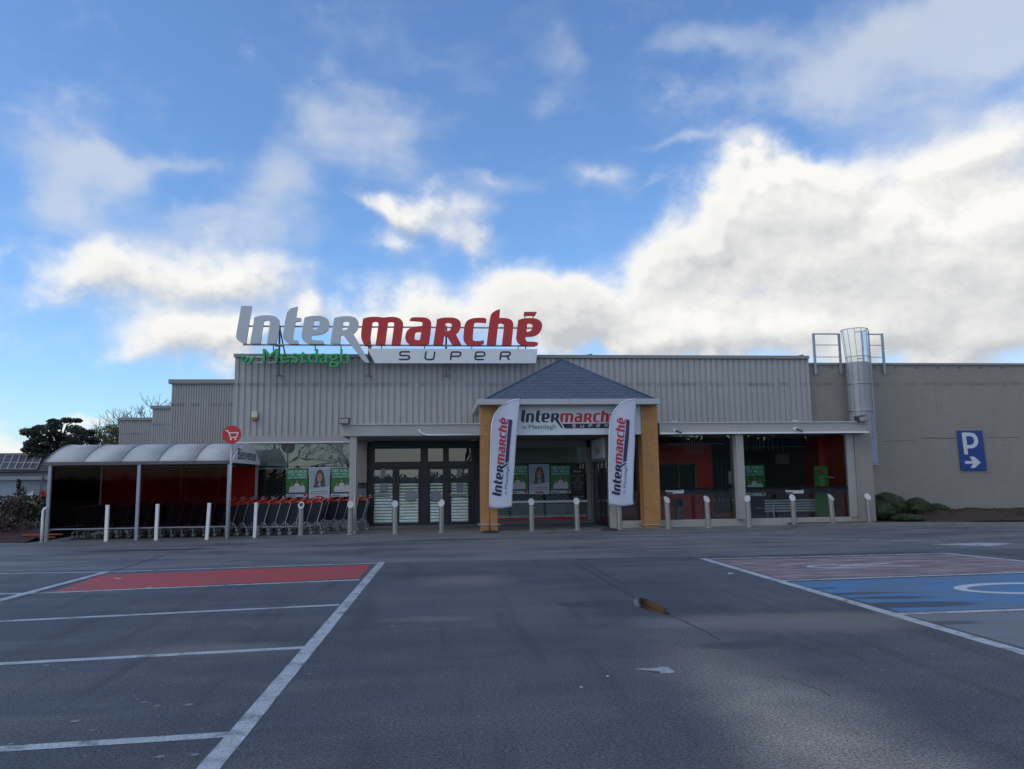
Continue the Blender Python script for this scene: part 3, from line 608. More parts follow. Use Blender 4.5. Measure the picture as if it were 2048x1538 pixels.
# ---- entrance doors
xd0=X(735,980,YW); xd1=X(949.5,980,YW); zd=2.86
mb=MB(); z897=Z(850,897,YW); z923=Z(850,923,YW); z935=Z(850,934.5,YW)
def xx(px): return X(px,980,YW)
mb.box(xd0,xd1,YW-.02,YW+.10,z897,ZCB-.002); mb.box(xd0,xd1,YW-.015,YW+.10,z935,z923)
for a,b_ in ((735,741.5),(841,856),(942.5,949.5)): mb.box(xx(a),xx(b_),YW-.025,YW+.105,0.02,z897)
mb.box(xx(886),xx(898),YW-.02,YW+.10,z935,z897); mb.box(xx(741.5),xx(749),YW-.01,YW+.1,z923,z897)
dfr=mb.build('entrance_frame',darkfr,shop,bevel=.006)
mb=MB(); mb.box(xx(749),xx(841),YW+.03,YW+.04,z923,z897); mb.box(xx(856),xx(886),YW+.03,YW+.04,z923,z897); mb.box(xx(898),xx(942.5),YW+.03,YW+.04,z923,z897)
mb.build('transom_pane',glass('transom_glass',(.06,.07,.07),1,0,.07),dfr)
discm=pmat('grey_disc',(.30,.34,.41),.5)
for k,(a,b_,s0,s1,disc) in enumerate(((741.5,792,6,6.5,None),(792,841,6,4,822),(856,894,4,8,871),(894,942.5,8,6,None))):
    xa,xb2=xx(a)+.004,xx(b_)-.004; wa,wb=s0*.0176,s1*.0176; mb=MB(); z0=.05; z1=z935-.005; yb=YW-.005; yt=YW+.07
    mb.box(xa,xa+wa,yb,yt,z0,z1); mb.box(xb2-wb,xb2,yb,yt,z0,z1); mb.box(xa+wa,xb2-wb,yb,yt,z1-.07,z1); mb.box(xa+wa,xb2-wb,yb,yt,z0,z0+.09)
    d_=mb.build('door',darkfr,shop,bevel=.004)
    mb=MB(); mb.box(xa+wa,xb2-wb,YW+.02,YW+.03,z0+.09,z1-.07); mb.build('door_pane',gdoor,d_)
    if disc:
        cx_,cz_=P(disc,990,YW); r_=.20; pts=[(cx_+r_*math.cos(t),cz_+(r_ if math.sin(t)>0 else r_*.98)*math.sin(t)*(.85 if math.sin(t)>0 else 1.05)) for t in [6.283*i/28 for i in range(28)]]
        o=place(fillmesh([pts],.012),lambda c:Vector((c.x,YW-.014-c.z,c.y)),'door_sticker',discm,d_)
    else:
        mb=MB(); pc=(a+b_)/2+(1 if k else 0); ng=MATS.get('notice_grey') or pmat('notice_grey',(.26,.29,.35),.5); pbox(mb,pc-6.5,pc+6.5,966,983,YW,-.012,-.007); mb.build('door_notice',ng,d_); mb=MB(); pbox(mb,pc-5,pc+4,937,953,YW,-.012,-.007); mb.build('door_notice',ng,d_)
        mb=MB(); pbox(mb,pc-19,pc+14,987.5,992,YW,-.010,-.006); mb.build('door_band',MATS['notice_grey'],d_)
# grey film strip and roller shutters behind the doors
mb=MB(); mb.box(xx(741.5),xx(942.5),YW+.14,YW+.16,Z(850,966,YW),z935); mb.build('door_film',pmat('door_grey_film',(.11,.125,.16),.4,coat=.5),shop)
mb=MB(); z=.06; zt_=Z(850,967,YW)
while z<zt_:
    pr=[(.165,0),(.128,.004),(.132,.03),(.138,.06),(.147,.086),(.165,.091)]
    mb.add([(x_,YW+a,z+b_) for a,b_ in pr for x_ in (xx(741.5),xx(942.5))],[(2*i,2*i+1,2*i+3,2*i+2) for i in range(5)]); z+=.104
mb.build('roller_shutter',shut,shop)
mb=MB(); mb.box(xx(741.5),xx(942.5),YW+.3,YW+.4,0,ZCT); mb.build('interior_wall',inner_dark,shop)
mb=MB(); mb.box(xd1,X(966,980,YW),YW-.06,YW+.2,0,ZCB-.002); mb.build('pier_base',inner_dark,shop)
mb=MB(); mb.box(xd0,xx(952),YW-.35,YW-.02,.02,.055); mb.build('doormat',inner_grey,shop)
# ---- portico window
xq0=X(966,980,YW); xq1=X(1182,980,YW)
def zz(py): return Z(1090,py,YW)
mb=MB(); mb.box(xq0,xq1,YW-.02,YW+.2,0,zz(1040)); wf=mb.build('window_sill_wall',inner_grey,shop)
mb=MB(); mb.box(xq0,X(1175,980,YW),YW,YW+.12,zz(895),ZCB-.002); mb.box(X(1174,980,YW),xq1,YW-.03,YW+.12,zz(1040),zz(895)); mb.build('window_frame',trim,shop)
mb=MB(); mb.box(xq0,X(1174,980,YW),YW+.03,YW+.04,zz(1040),zz(895)); mb.build('window_pane',gls,wf)
mb=MB(); mb.box(xq0,X(1174,980,YW),YW+.09,YW+.11,zz(926),zz(895)); mb.build('frosted_panel',film,wf)
mb=MB(); mb.box(xq0,X(1174,980,YW),YW+.07,YW+.115,zz(929),zz(926)); mb.build('transom',darkfr,wf)
mb=MB(); mb.box(xq0,X(1174,980,YW),YW-.06,YW-.03,zz(1005),zz(1001)); mb.box(xq0,X(1174,980,YW),YW+.08,YW+.1,zz(1035),zz(1030.5)); mb.build('white_rail',white,wf)
mb=MB(); z=zz(1030)
while z<zz(1006): mb.box(xq0,X(1174,980,YW),YW+.10,YW+.12,z,z+.06); z+=.078
mb.build('roller_slats',pmat('grey_slats',(.25,.29,.27),.4,var=.1),wf)
mb=MB(); mb.box(xq0,X(1174,980,YW),YW-.028,YW-.022,zz(1039.5),zz(1035.5)); mb.build('red_strip',redm,wf)
mb=MB(); lattice(mb,X(1010,980,YW),X(1174,980,YW),zz(1001),zz(929),YW+.16); mb.build('security_grille',gal,wf)
mb=MB(); mb.box(xq0,xq1+.05,YW+1.,YW+1.1,0,ZCT); mb.build('interior_wall',inner_dark,shop)
mb=MB(); a,b_=P(1107,1033,YW); pm=ptext('window_lettering','ENTREE',1108,1031.5,1130,1037,YW-.03,redm,wf,.02)
# ---- vestibule side with the sliding entrance
xv=X(1181,980,YW)+.03; yv1=YG
mb=MB(); mb.box(xv,xv+.12,YG+.1,YW-.02,2.14,ZCB-.002); mb.box(xv,xv+.12,YW-.25,YW-.02,.02,2.14); mb.box(xv,xv+.12,YG+.1,YG+.3,.02,2.14); vf=mb.build('side_entrance_frame',trim,shop)
mb=MB(); mb.box(xv+.02,xv+.08,YG+.3,YW-.25,.02,.12)
for yy in (YG+.3,YG+.95,YG+1.55,YW-.31): mb.box(xv+.02,xv+.08,yy,yy+.06,.12,2.14)
mb.build('sliding_door',darkfr,shop); mb=MB(); mb.box(xv+.045,xv+.05,YG+.32,YW-.27,.12,2.12); mb.build('door_pane',gdoor,shop)
mb=MB(); mb.box(xv-.025,xv-.002,YG+.55,YW-.35,2.24,ZCB-.06); sb=mb.build('entrance_sign',white,shop)
me=textmesh('Entrée',.75,.24,.01); y0=26.05
place(me,lambda c:Vector((xv-.028,y0-c.x,2.40+c.y)),'entrance_sign_lettering',navy,sb)
mb=MB(); mb.box(xv+1.4,xv+1.5,YG+.2,YW,0,3.); mb.build('interior_wall',inner_dark,shop)
# ---- right glass front
def xg(px,py=960): return X(px,py,YG)
zsl=.24; sillm=concm
mb=MB(); mb.box(xg(1240),xg(1712),YG-.03,YG+.25,0,zsl); sill=mb.build('sill_wall',sillm,shop,bevel=.01)
mb=MB()
cols=[(1220,1241),(1466,1481.5),(1695,1709)]
mb.box(xv-.0,xg(1241),YG-.04,YG+.2,0.02,ZCB-.002); mb.build('column',concm,shop)
mb=MB(); mb.box(xg(1469.5),xg(1484),YC+.1,YG+.12,zsl+.001,ZCB-.002); mb.build('column',greyfr,shop)
mb=MB(); mb.box(xg(1696),xg(1710),YG-.06,YG+.15,zsl+.001,ZCB-.002); mb.build('column',greyfr,shop)
mb=MB(); mb.box(xg(1710.5),xg(1744),YG-.10,YWB-.001,0,ZCB-.002); mb.build('brick_pier',brickm,shop)
for (a,b_) in ((1241,1469.5),(1484,1696)):
    mb=MB(); mb.box(xg(a)+.001,xg(b_)-.001,YG+.02,YG+.03,zsl+.002,ZCB-.003); wp=mb.build('window_pane',gls,sill)
bandm=glass('grey_band_film',(.22,.25,.28),.5,.3,.05)
for (a,b_) in ((1241,1469.5),(1484,1696)):
    mb=MB(); mb.box(xg(a)+.004,xg(b_)-.004,YG+.034,YG+.037,Z(1450,988,YG),Z(1450,975,YG)); mb.build('safety_band',bandm,sill)
# interior of the right room
yi=28.2
mb=MB(); mb.box(xv+1.5,xg(1712)+1,YG+.25,yi,.10,.14); mb.build('interior_floor',inner_grey,shop)
mb=MB(); mb.box(xv,XR+.2,YG+.26,yi,ZCB+.36,ZCB+.40); mb.box(xv,XR+.3,yi,yi+.1,0,3.3); mb.build('interior_wall',inner_dark,shop)
def ib(name,px0,px1,py0,py1,Y,t,mat): mb=MB(); pbox(mb,px0,px1,py0,py1,Y,0,t); return mb.build(name,mat,shop)
ib('red_wall',1241,1426,886,1036,26.4,.1,inner_red); ib('red_wall',1640,1700,874,1038,25.6,.1,inner_red)
mb=MB(); mb.box(xg(1698),xg(1712)-.02,YG+.3,YWB,0,3.2); mb.build('red_wall',inner_red,shop)
ib('service_hatch',1310,1392,930,976,26.3,.06,inner_dark); ib('hatch_frame',1308,1394,927,930.5,26.25,.08,inner_grey)
mb=MB(); pbox(mb,1356.5,1358,930,976,26.24,0,.04); mb.build('hatch_rail',greyfr,shop); mb=MB(); pbox(mb,1390.5,1392.5,930,976,26.24,0,.04); mb.build('hatch_rail',greyfr,shop)
ib('red_counter',1300,1410,990,1040,25.9,.1,inner_red); ib('dark_door',1414,1462,915,1040,26.9,.08,inner_dark)
mb=MB()
for q in (1416,1428,1436,1444,1452): pbox(mb,q,q+1.5,925,1020,26.8,0,.04)
mb.build('door_slat',inner_grey,shop)
for a_ in ((1331,1449,887,888.6,25.2,0,.04),(1318,1418,891.5,892.8,25.8,0,.04),(1500,1612,893,894,25.6,0,.03)): mb=MB(); pbox(mb,*a_); mb.build('ceiling_tube',greyfr,shop)
mb=MB()
for q in list(range(1369,1408,5))+[1488+int(i*i*.35+i*3.2) for i in range(12)]: mb=MB(); pbox(mb,q,q+.8,874,908 if q<1450 else 902,25.0+.02*(q%7),0,.01); mb.build('hanging_rod',greyfr,shop)
ib('wall_notice',1457,1463,943,968,25.4,.01,paper); ib('beige_screen',1552,1578,908,928,27.2,.05,beige)
mb=MB()
for q in range(1427,1472,9): pbox(mb,q,q+4.5,997,1003,25.0,0,.05)
mb.build('rail_post_cap',greyfr,shop)
mb=MB()
for q in range(1426,1474,8): pbox(mb,q,q+2.,1002,1030,25.0,.0,.03)
mb.build('barrier_post',inner_grey,shop)
ib('red_baskets',1424,1470,1024,1036,25.2,.3,redpl)
ib('white_shelf',1657,1694,953.3,955.5,25.0,.3,white); ib('orange_stand',1672,1692,1001,1036,25.2,.25,pmat('orange_ply',(.40,.10,.02),.5))
mb=MB(); pbox(mb,1678,1680,957,1036,24.9,0,.04); pbox(mb,1668,1670,970,1036,24.95,0,.04); pbox(mb,1686,1688,995,1036,24.95,0,.04); mb.build('shelf_leg',inner_dark,shop)
# bench behind the glass
bx0,bx1=X(1529,1010,24.75),X(1652,1010,24.75); zt_=Z(1590,999,24.75); be=empty('bench',((bx0+bx1)/2,24.9,.14),'pale blue slatted bench seen from behind inside the right shop window','bench')
mb=MB()
for i in range(5): mb.box(bx0,bx1,24.72,24.745,zt_-.05-i*.085,zt_-i*.085)
mb.build('backrest',benchm,be)
mb=MB(); 
for i in range(4): mb.box(bx0-.1 if i==3 else bx0,bx1,24.82+i*.1,24.90+i*.1,.50,.53)
mb.build('seat',benchm,be)
for f in (.14,.86):
    x=bx0+(bx1-bx0)*f; mb=MB(); mb.tube([(x,24.70,zt_+.02),(x,24.70,.62),(x,24.76,.42),(x,24.68,.15)],.035,8); mb.tube([(x,24.76,.46),(x,25.2,.46),(x,25.22,.15)],.03,8); mb.build('leg',benchm,be,smooth=True)
# litter bin
bx,_=P(1357,1018,24.9); bz1=Z(1357,996,24.9); bn=empty('litter_bin',(bx,24.9,.14),'brown metal litter bin with an open hooded top inside the right shop window','bin')
mb=MB(); mb.tube([(bx,24.9,.14),(bx,24.9,bz1-.27)],.135,20); mb.build('drum',binm,bn,smooth='auto')
mb=MB(); mb.box(bx-.145,bx-.11,24.8,25.05,bz1-.27,bz1); mb.box(bx+.11,bx+.145,24.8,25.05,bz1-.27,bz1); mb.box(bx-.145,bx+.145,24.8,25.05,bz1-.03,bz1); mb.build('hood',binm,bn,bevel=.01)
mb=MB(); mb.box(bx-.10,bx+.10,25.0,25.03,bz1-.25,bz1-.04); mb.build('opening',inner_dark,bn)
# roller banner
ba=empty('roller_banner',(X(1643,1030,24.6),24.6,.14),'tall green roll-up advertising banner inside the right shop window','banner')
mb=MB(); x0_,x1_=X(1630,980,24.6),X(1658,980,24.6); zt_=Z(1643,932,24.6); mb.box(x0_,x1_,24.6,24.61,.2,zt_); mb.build('banner_sheet',bangreen,ba)
mb=MB(); mb.box(x0_-.03,x1_+.03,24.55,24.68,.141,.2); mb.build('banner_base',gal,ba)
xm=(x0_+x1_)/2; me=fillmesh([[(xm+.11*math.cos(t),zt_-.2+.055*math.sin(t)) for t in [6.283*i/20 for i in range(20)]]],0); place(me,lambda c:Vector((c.x,24.595,c.y)),'banner_emblem',redm,ba)
mb=MB(); 
for i in range(6): mb.box(xm-.1+.02*(i%3),xm+.12-.03*(i%2),24.594,24.597,zt_-.36-.06*i,zt_-.345-.06*i)
mb.build('banner_lettering',mint,ba)
# ---- front column + downpipe
mb=MB(); xk0,xk1=X(698,1000,YC+.05),X(712,1000,YC+.05); mb.box(xk0,xk1,YC+.05,YC+.3,.02,ZCB-.002); mb.build('column',greyfr,shop,bevel=.008)
mb=MB(); mb.tube([(xk1-.04,YC-.0,.1),(xk1-.04,YC-.0,Z(707,985,YC))],.018,8); mb.build('downpipe',gal,shop,smooth=True)
# ---- portico
def xp(px,py=1000): return X(px,py,YP)
ZF0=Z(1137,808.6,23.3); ZF1=Z(1137,797.6,23.3)
for (a,b_) in ((961.5,995),(1287.5,1320.5)):
    xa,xb2=xp(a),xp(b_); mb=MB(); mb.box(xa,xb2,YP,YP+.5,0,ZF0-.002); o=mb.build('pillar',orange,shop,bevel=.004)
    mb=MB(); zr=Z((a+b_)/2,1049.5,YP); w=.07
    mb.tube([(xa-w,YP-w,zr),(xb2+w,YP-w,zr),(xb2+w,YP+.5+w,zr),(xa-w,YP+.5+w,zr),(xa-w,YP-w,zr)],.018,8); mb.build('guard_ring',gal,o)
mb=MB(); mb.box(xp0,xp1,23.3,YW-.072,ZF0,ZF1); fs=mb.build('portico_fascia',pmat('fascia_aluminium',(.40,.42,.45),.4,.2,var=.05),shop,bevel=.006)
mb=MB(); xm=X(1139.5,803,23.3); mb.box(xm-.006,xm+.006,23.297,23.3,ZF0,ZF1); mb.build('fascia_joint',darkcap,fs)
mb=MB(); mb.box(xp(995.3,840),xp(1287.2,840),YP+.04,YP+.10,Z(1137,869.5,YP+.04),ZF0-.003); panel=mb.build('sign_panel',signwhite,shop)
mb=MB(); mb.box(xp(995.3,840),xp(1287.2,840),YP+.11,YW-.01,ZCB+.001,ZCB+.05)
mb.box(xp(961.5)+.05,xp(961.5)+.1,YP+.5,YW,ZCB,ZF0); mb.box(xp(1320.5)-.1,xp(1320.5)-.05,YP+.5,YW,ZCB,ZF0); mb.build('portico_ceiling',ceilm,shop)
ax,az_=P(1122,720,25.4); bx0,bx1=X(969,797.5,23.42),X(1308,797.5,23.42); zb_=ZF1+.004
mb=MB(); mb.add([(bx0,23.42,zb_),(bx1,23.42,zb_),(ax,25.3,az_),(bx0,YW-.08,zb_),(bx1,YW-.08,zb_),(ax,YW-.08,az_)],[(0,1,2),(1,4,5,2),(0,2,5,3),(0,3,4,1),(3,5,4)]); mb.build('portico_roof',slate,shop)
mb=MB(); 
for q in ((bx0,23.42,zb_+.01),(bx1,23.42,zb_+.01)): mb.tube([q,(ax,25.3,az_+.01)],.03,6)
mb.tube([(ax,25.3,az_+.01),(ax,YW-.08,az_+.01)],.03,6); mb.build('ridge_cap',pmat('slate_ridge',(.07,.10,.17),.4),shop,smooth=True)
# ================================================================== SIGNS
def c1(x,y): return (466+x/10.24,604+y/10.24)
def c2(x,y): return (640+x/10.24,604+y/10.24)
def c3(x,y): return (800+x/10.988,604+y/10.988)
def c4(x,y): return (930+x/10.988,604+y/10.988)
GL=[('I',c1,0,[[178,85,392,88,268,855,225,855,140,820,85,765,68,715,72,660]]),
('n',c1,0,[[440,322,540,290,640,276,760,276,850,292,920,330,955,380,962,440,890,858,700,855,765,450,765,420,740,388,700,378,650,386,635,400,628,450,565,855,358,855,430,420]]),
('t',c1,0,[[1330,100,1295,325,1390,328,1405,345,1385,400,1280,412,1228,740,1245,785,1330,790,1350,860,1210,865,1130,850,1060,800,1025,720,1030,650,1095,270,1120,200,1180,140,1250,115]]),
('e',c1,0,[[1470,325,1560,297,1690,286,1800,290,1900,320,1965,380,1980,450,1965,560,1900,630,1800,670,1620,685,1605,730,1630,785,1850,795,1872,860,1640,865,1520,850,1430,790,1408,720,1415,640],[1660,395,1700,380,1750,385,1780,405,1775,490,1755,540,1700,570,1635,575,1655,440]]),
('R',c2,0,[[292,335,400,305,540,293,640,297,730,325,785,390,795,470,775,560,730,620,685,655,1022,1248,950,1250,890,1215,480,685,430,685,410,860,215,855,270,480],[480,405,540,395,590,405,605,430,590,510,560,560,520,580,455,580]]),
('m',c2,1,[[885,345,980,315,1100,305,1200,308,1300,325,1420,308,1530,310,1620,330,1690,390,1712,470,1650,880,1465,880,1520,470,1520,430,1490,410,1430,410,1395,425,1390,470,1335,880,1140,880,1200,470,1195,430,1165,405,1110,405,1075,425,1070,470,1015,880,905,880,830,735,870,440]]),
('a',c3,1,[[262,338,540,342,620,365,675,420,695,500,640,925,520,940,400,955,240,945,160,905,115,820,115,740,150,640,220,580,320,545,485,530,497,460,470,430,212,415,225,375],[360,662,468,658,440,835,370,845,325,825,320,760,335,690]]),
('R',c3,1,[[810,385,920,352,1060,343,1200,350,1290,390,1335,450,1340,520,1320,610,1280,670,1225,715,1350,942,1150,945,1030,750,975,750,945,940,730,940,795,520],[1005,470,1050,455,1110,462,1138,490,1130,560,1105,620,1060,645,990,645]]),
('c',c4,1,[[255,350,420,352,460,370,475,400,460,465,400,455,240,450,205,470,195,520,165,800,180,850,230,865,330,860,415,845,412,925,300,950,160,965,75,950,0,910,-35,840,-38,780,-25,620,-10,510,30,430,110,375]]),
('h',c4,1,[[770,162,755,355,870,355,960,370,1030,410,1060,470,1060,530,1020,945,810,950,858,530,850,490,810,470,740,472,720,560,680,950,475,948,550,330,580,260,640,210,700,180]]),
('e',c4,1,[[1168,400,1260,370,1400,355,1540,362,1630,400,1685,460,1695,530,1670,640,1600,720,1500,760,1330,768,1322,820,1360,875,1570,880,1605,910,1590,962,1320,965,1220,945,1150,890,1120,800,1130,740],[1365,480,1410,470,1470,485,1490,515,1475,590,1440,640,1400,658,1350,658,1360,540]]),
('accent',c4,1,[[1297,222,1580,222,1540,305,1288,305]])]
YS=26.55
OX,OZ=P(474,688,YS)
def loops_m(fn,ls):      # chart -> metres on the sign plane, origin at the foot of the I
    out=[]
    for l in ls:
        pts=smoothloop([P(*fn(l[i],l[i+1]),YS) for i in range(0,len(l),2)],2); out.append([(x-OX,z-OZ) for x,z in pts])
    return out
GLY=[(k,c,loops_m(fn,ls)) for k,fn,c,ls in GL]
def m2(fn,*p): return [tuple(np.array(P(*fn(p[i],p[i+1]),YS))-np.array((OX,OZ))) for i in range(0,len(p),2)]
PANEL=m2(c2,970,958,1128,1255)+m2(c4,1555,1350,1590,1038)
STR_=[m2(c2,1840,1025,1665,1025,1638,1050,1640,1085,1660,1100,1810,1105,1835,1130,1825,1165,1795,1180,1620,1180),
 m2(c3,575,1090,550,1220,565,1258,600,1270,690,1270,730,1258,745,1225,765,1095),
 m2(c3,1110,1280,1128,1130,1150,1105,1300,1105,1332,1125,1330,1165,1300,1195,1125,1200),
 m2(c4,225,1195,400,1195,432,1170,430,1125,400,1105,265,1105,238,1125,215,1220,230,1262,260,1270,415,1270),
 m2(c4,765,1280,785,1130,810,1105,960,1105,990,1125,985,1165,950,1192,785,1195),m2(c4,915,1195,972,1280)]
def stroke(pl,w):
    pl=[Vector(p) for p in pl]; L=[];Rr=[]
    for i,p in enumerate(pl):
        a=(p-pl[i-1]).normalized() if i else None; b=(pl[i+1]-p).normalized() if i<len(pl)-1 else None
        t=(a+b).normalized() if a and b else (a or b); k=1/max(.5,t.dot(a)) if a and b else 1
        q=Vector((-t.y,t.x))*w/2*k; L.append(tuple(p+q)); Rr.append(tuple(p-q))
    return L+Rr[::-1]
def logo(fn,parent,mats,depth=0.,sup=True,words=False):
    """fn maps sign metres (x,y,z-depth) to world; mats=(inter,marche,panel,super)"""
    if words:
        for c,nm in ((0,'lettering'),(1,'lettering')):
            ls=[l for k,cc2,L in GLY if cc2==c for l in L]; place(fillmesh(ls,depth),fn,nm,mats[c],parent)
    else:
        for k,c,L in GLY: place(fillmesh(L,depth),fn,'letter_'+k.lower() if k!='accent' else 'accent',mats[c],parent)
    pn=place(fillmesh([PANEL],depth),fn,'word_panel',mats[2],parent)
    if sup:
        f2=lambda c:fn(Vector((c.x,c.y,depth/2+.004)))
        for sx_,nm in zip(STR_,('letter_s','letter_u','letter_p','letter_e','letter_r','letter_r_leg')): place(fillmesh([stroke(sx_,.055)],0),f2,nm,mats[3],pn)
LW=P(1083,660,YS)[0]-OX                     # width of the word
def bym(fn,x0,x1,y0,y1,mat,parent,depth=0,bold=.0,bx0=None,bx1=None,by0=None,by1=None,matb=None):
    me=textmesh('Mestdagh',x1-x0,y1-y0,bold,depth); place(me,lambda c:fn(Vector((x0+c.x,y0+c.y,c.z))),'lettering',mat,parent)
    me=textmesh('by',bx1-bx0,by1-by0,bold*.4,depth); place(me,lambda c:fn(Vector((bx0+c.x,by0+c.y,c.z))),'lettering',matb or mat,parent)
# --- roof sign
rs_=empty('roof_sign',(OX+LW/2,YW,Z_PAR),'large roof sign of grey and red cut-out letters above a SUPER panel','sign')
fr=lambda c:Vector((OX+c.x,YS-c.z,OZ+c.y))
logo(fr,rs_,(silver,redm,signwhite,navy),.10)
x0,z0=P(526,725.5,YS); x1,z1=P(698.5,699,YS); xb0,zb0=P(484,729,YS); xb1,zb1=P(511,708,YS); _,zdes=P(698,735,YS)
for ch in rs_.children:
    pass
bym(fr,x0-OX,x1-OX,zdes-OZ,z1-OZ,greenm,rs_,.10,0.,xb0-OX,xb1-OX,zb0-OZ,zb1-OZ)
mb=MB()
for py0,py1,px0,px1 in ((650,655,470,1080),(687,691,480,1076)):
    a,za=P(px0,py0-.5,YS+.12); b_,zb_=P(px1,py1+.5 if 0 else py0+3.5,YS+.12); zc=(Z(px0,(py0+py1)/2,YS+.12)+Z(px1,(py0+py1)/2+3,YS+.12))/2
    mb.bar((a+.1,YS+.14,zc),(b_-.1,YS+.14,zc),.05)
mb.build('rail',gal,rs_)
mb=MB()
for py in (714,724.5): 
    a,zc=P(486,py,YS+.1); b_,_=P(694,py,YS+.1); mb.bar((a,YS+.1,zc),(b_,YS+.1,zc),.03)
mb.build('lettering_rail',white,rs_)
for px in (558.5,738,892.5):
    x=X(px,700,YS+.2); mb=MB(); zt_=Z(px,652,YS+.2); zb_=Z(px,752,YS+.2)
    mb.bar((x,YS+.2,zb_),(x,YS+.2,zt_),.06); zq=Z(px,691.5,YS+.2); mb.tube([(x-.13,YS+.17,zq),(x+.13,YS+.17,zq)],.035,8); mb.tube([(x,YS+.17,zq-.1),(x,YS+.17,zq+.1)],.03,8)
    mb.bar((x-.16,YS+.2,zb_),(x+.16,YS+.2,zb_),.03); mb.bar((x,YS+.2,zb_+.05),(x,YW+.02,zb_+.05),.05); mb.bar((x,YS+.2,zt_-.05),(x-.03,YW+1.5,Z_PAR-.28),.04); mb.bar((x,YS+.2,Z_PAR-.2),(x,YW-.08,Z_PAR-.2),.05)
    mb.build('bracket',darkcap,rs_)
for px,pa,pb in ((547,689,701),(630.5,689,701),(682,689,702),(763,690,699),(849,690,700),(943.5,691,700),(1051,691,700),(1037,690,700),(1050,631,640),(1066,631,640)):
    x=X(px,pa,YS+.06); x2=X(px-(1.5 if px==1037 else 0),pb,YS+.06); mb=MB(); mb.bar((x,YS+.06,Z(px,pa,YS)),(x2,YS+.06,Z(px,pb,YS)),.035); mb.build('stay',darkcap,rs_)
# --- portico sign
ps=empty('portico_sign',(X(1137,840,YP+.02),YP+.035,Z(1137,869,YP)),'smaller navy and red logo lettering on the white panel between orange pillars','sign')
sx=(X(1237,840,YP)-X(1042.5,840,YP))/LW; ox,oz=P(1042.5,845,YP+.035)
fp=lambda c:Vector((ox+c.x*sx,YP+.036-c.z*.3,oz+c.y*sx))
logo(fp,ps,(navy,redm,navy,signwhite),.02,True,True)
q=lambda x,y:((X(x,y,YP)-ox)/sx,(Z(x,y,YP)-oz)/sx)
a=q(1058,860.5); b_=q(1112.5,848.5); c_=q(1045.5,858.5); d_=q(1054.5,851)
bym(fp,a[0],b_[0],a[1],b_[1],pmat('teal_letter',(.012,.22,.16),.5),ps,.02,.0,c_[0],d_[0],c_[1],d_[1],pmat('grey_letter',(.12,.15,.19),.5))
# --- feather flags
def flag(Ls,Rs,base,lab,lo0,lo1,Yf,phase):
    bx,by=base
    byw=23.32; bxw=X(bx,by,byw); fl=empty('feather_flag',(bxw,byw,0),lab,'flag','white feather flags beside the entrance pillars')
    Yf=byw; 
    Lw=[P(x,y,Yf) for x,y in Ls]; Rw=[P(x,y,Yf) for x,y in Rs]
    zs_=[z for _,z in Lw+Rw]; zmin,zmax=min(zs_),max(zs_)
    def crv(pts):
        pts=sorted(pts,key=lambda p:p[1])
        for _ in range(3):
            q=[pts[0]]
            for (a,b_) in zip(pts,pts[1:]): q+=[(a[0]*.75+b_[0]*.25,a[1]*.75+b_[1]*.25),(a[0]*.25+b_[0]*.75,a[1]*.25+b_[1]*.75)]
            pts=q+[pts[-1]]
        return pts
    Lw=crv(Lw); Rw=crv(Rw)
    def ed(pts,z):
        if z<=pts[0][1]: return pts[0][0]
        for (xa,za),(xb,zb) in zip(pts,pts[1:]):
            if za<=z<=zb: return xa+(xb-xa)*(z-za)/max(1e-6,zb-za)
        return pts[-1][0]
    def wave(x,z): return Yf+.05*math.sin(x*5+z*1.3+phase)*min(1,(x-Lw[0][0]+.6))+.02*math.sin(z*4.1+x*7+phase)
    nz_,nx_=90,16; vs=[]
    for i in range(nz_+1):
        z=zmin+(zmax-zmin)*(1-(1-i/nz_)**1.9)
        xa,xb=ed(Lw,z),ed(Rw,z)
        if xb<xa: xb=xa
        for j in range(nx_+1):
            x=xa+(xb-xa)*j/nx_; dz=.03*math.sin(x*6+phase)*(1-i/nz_)**3; vs.append((x,wave(x,z),z+dz))
    mb=MB(); n_=nx_+1; mb.add(vs,[(i*n_+j,i*n_+j+1,(i+1)*n_+j+1,(i+1)*n_+j) for i in range(nz_) for j in range(nx_)])
    cl=mb.build('flag_cloth',flagwhite,fl,smooth=True); md=cl.modifiers.new('s','SOLIDIFY'); md.thickness=.004
    # piping along the curved edge, pole, base
    pts=[]
    for i in range(40):
        z=zmin+(zmax-zmin)*(1-(1-i/39)**1.9); x=ed(Lw,z); pts.append((x,wave(x,z),z))
    x=ed(Rw,zmax); pts.append((x,wave(x,zmax),zmax))
    mb=MB(); mb.tube(pts,.018,8); mb.build('pole_sleeve',signwhite,fl,smooth=True)
    mb=MB(); mb.tube([(bxw,byw,.03),(bxw,byw,.35)],.022,10); mb.tube([(bxw,byw,.3),(pts[0][0],pts[0][1],pts[0][2]+.02)],.008,8); mb.build('pole',lampblk,fl,smooth=True)
    mb=MB(); mb.tube([(bxw,byw,0),(bxw,byw,.045)],.26,24); mb.tube([(bxw,byw,.045),(bxw,byw,.075)],[.22,.15],24); mb.build('base_plate',lampblk,fl,smooth='auto')
    # print, running up the cloth
    a=Vector(P(*lo0,Yf)); b_=Vector(P(*lo1,Yf)); t=(b_-a); s=t.length/LW; t.normalize(); nrm=Vector((-t.y,t.x))
    def ff(c):
        p=a+t*(c.x*s)+nrm*(c.y*s*.93); return Vector((p.x,wave(p.x,p.y)-.016-c.z*.2,p.y))
    REF[0]=.35; logo(ff,fl,(navy,redfl,navyfl,signwhite),.0,False,True); REF[0]=0
    h=1.0/s
    w=(LW*.30); bym(ff,1.02,4.05,-.86,-.40+.02,tealfl,fl,0,.0,.30,.72,-.80,-.42)
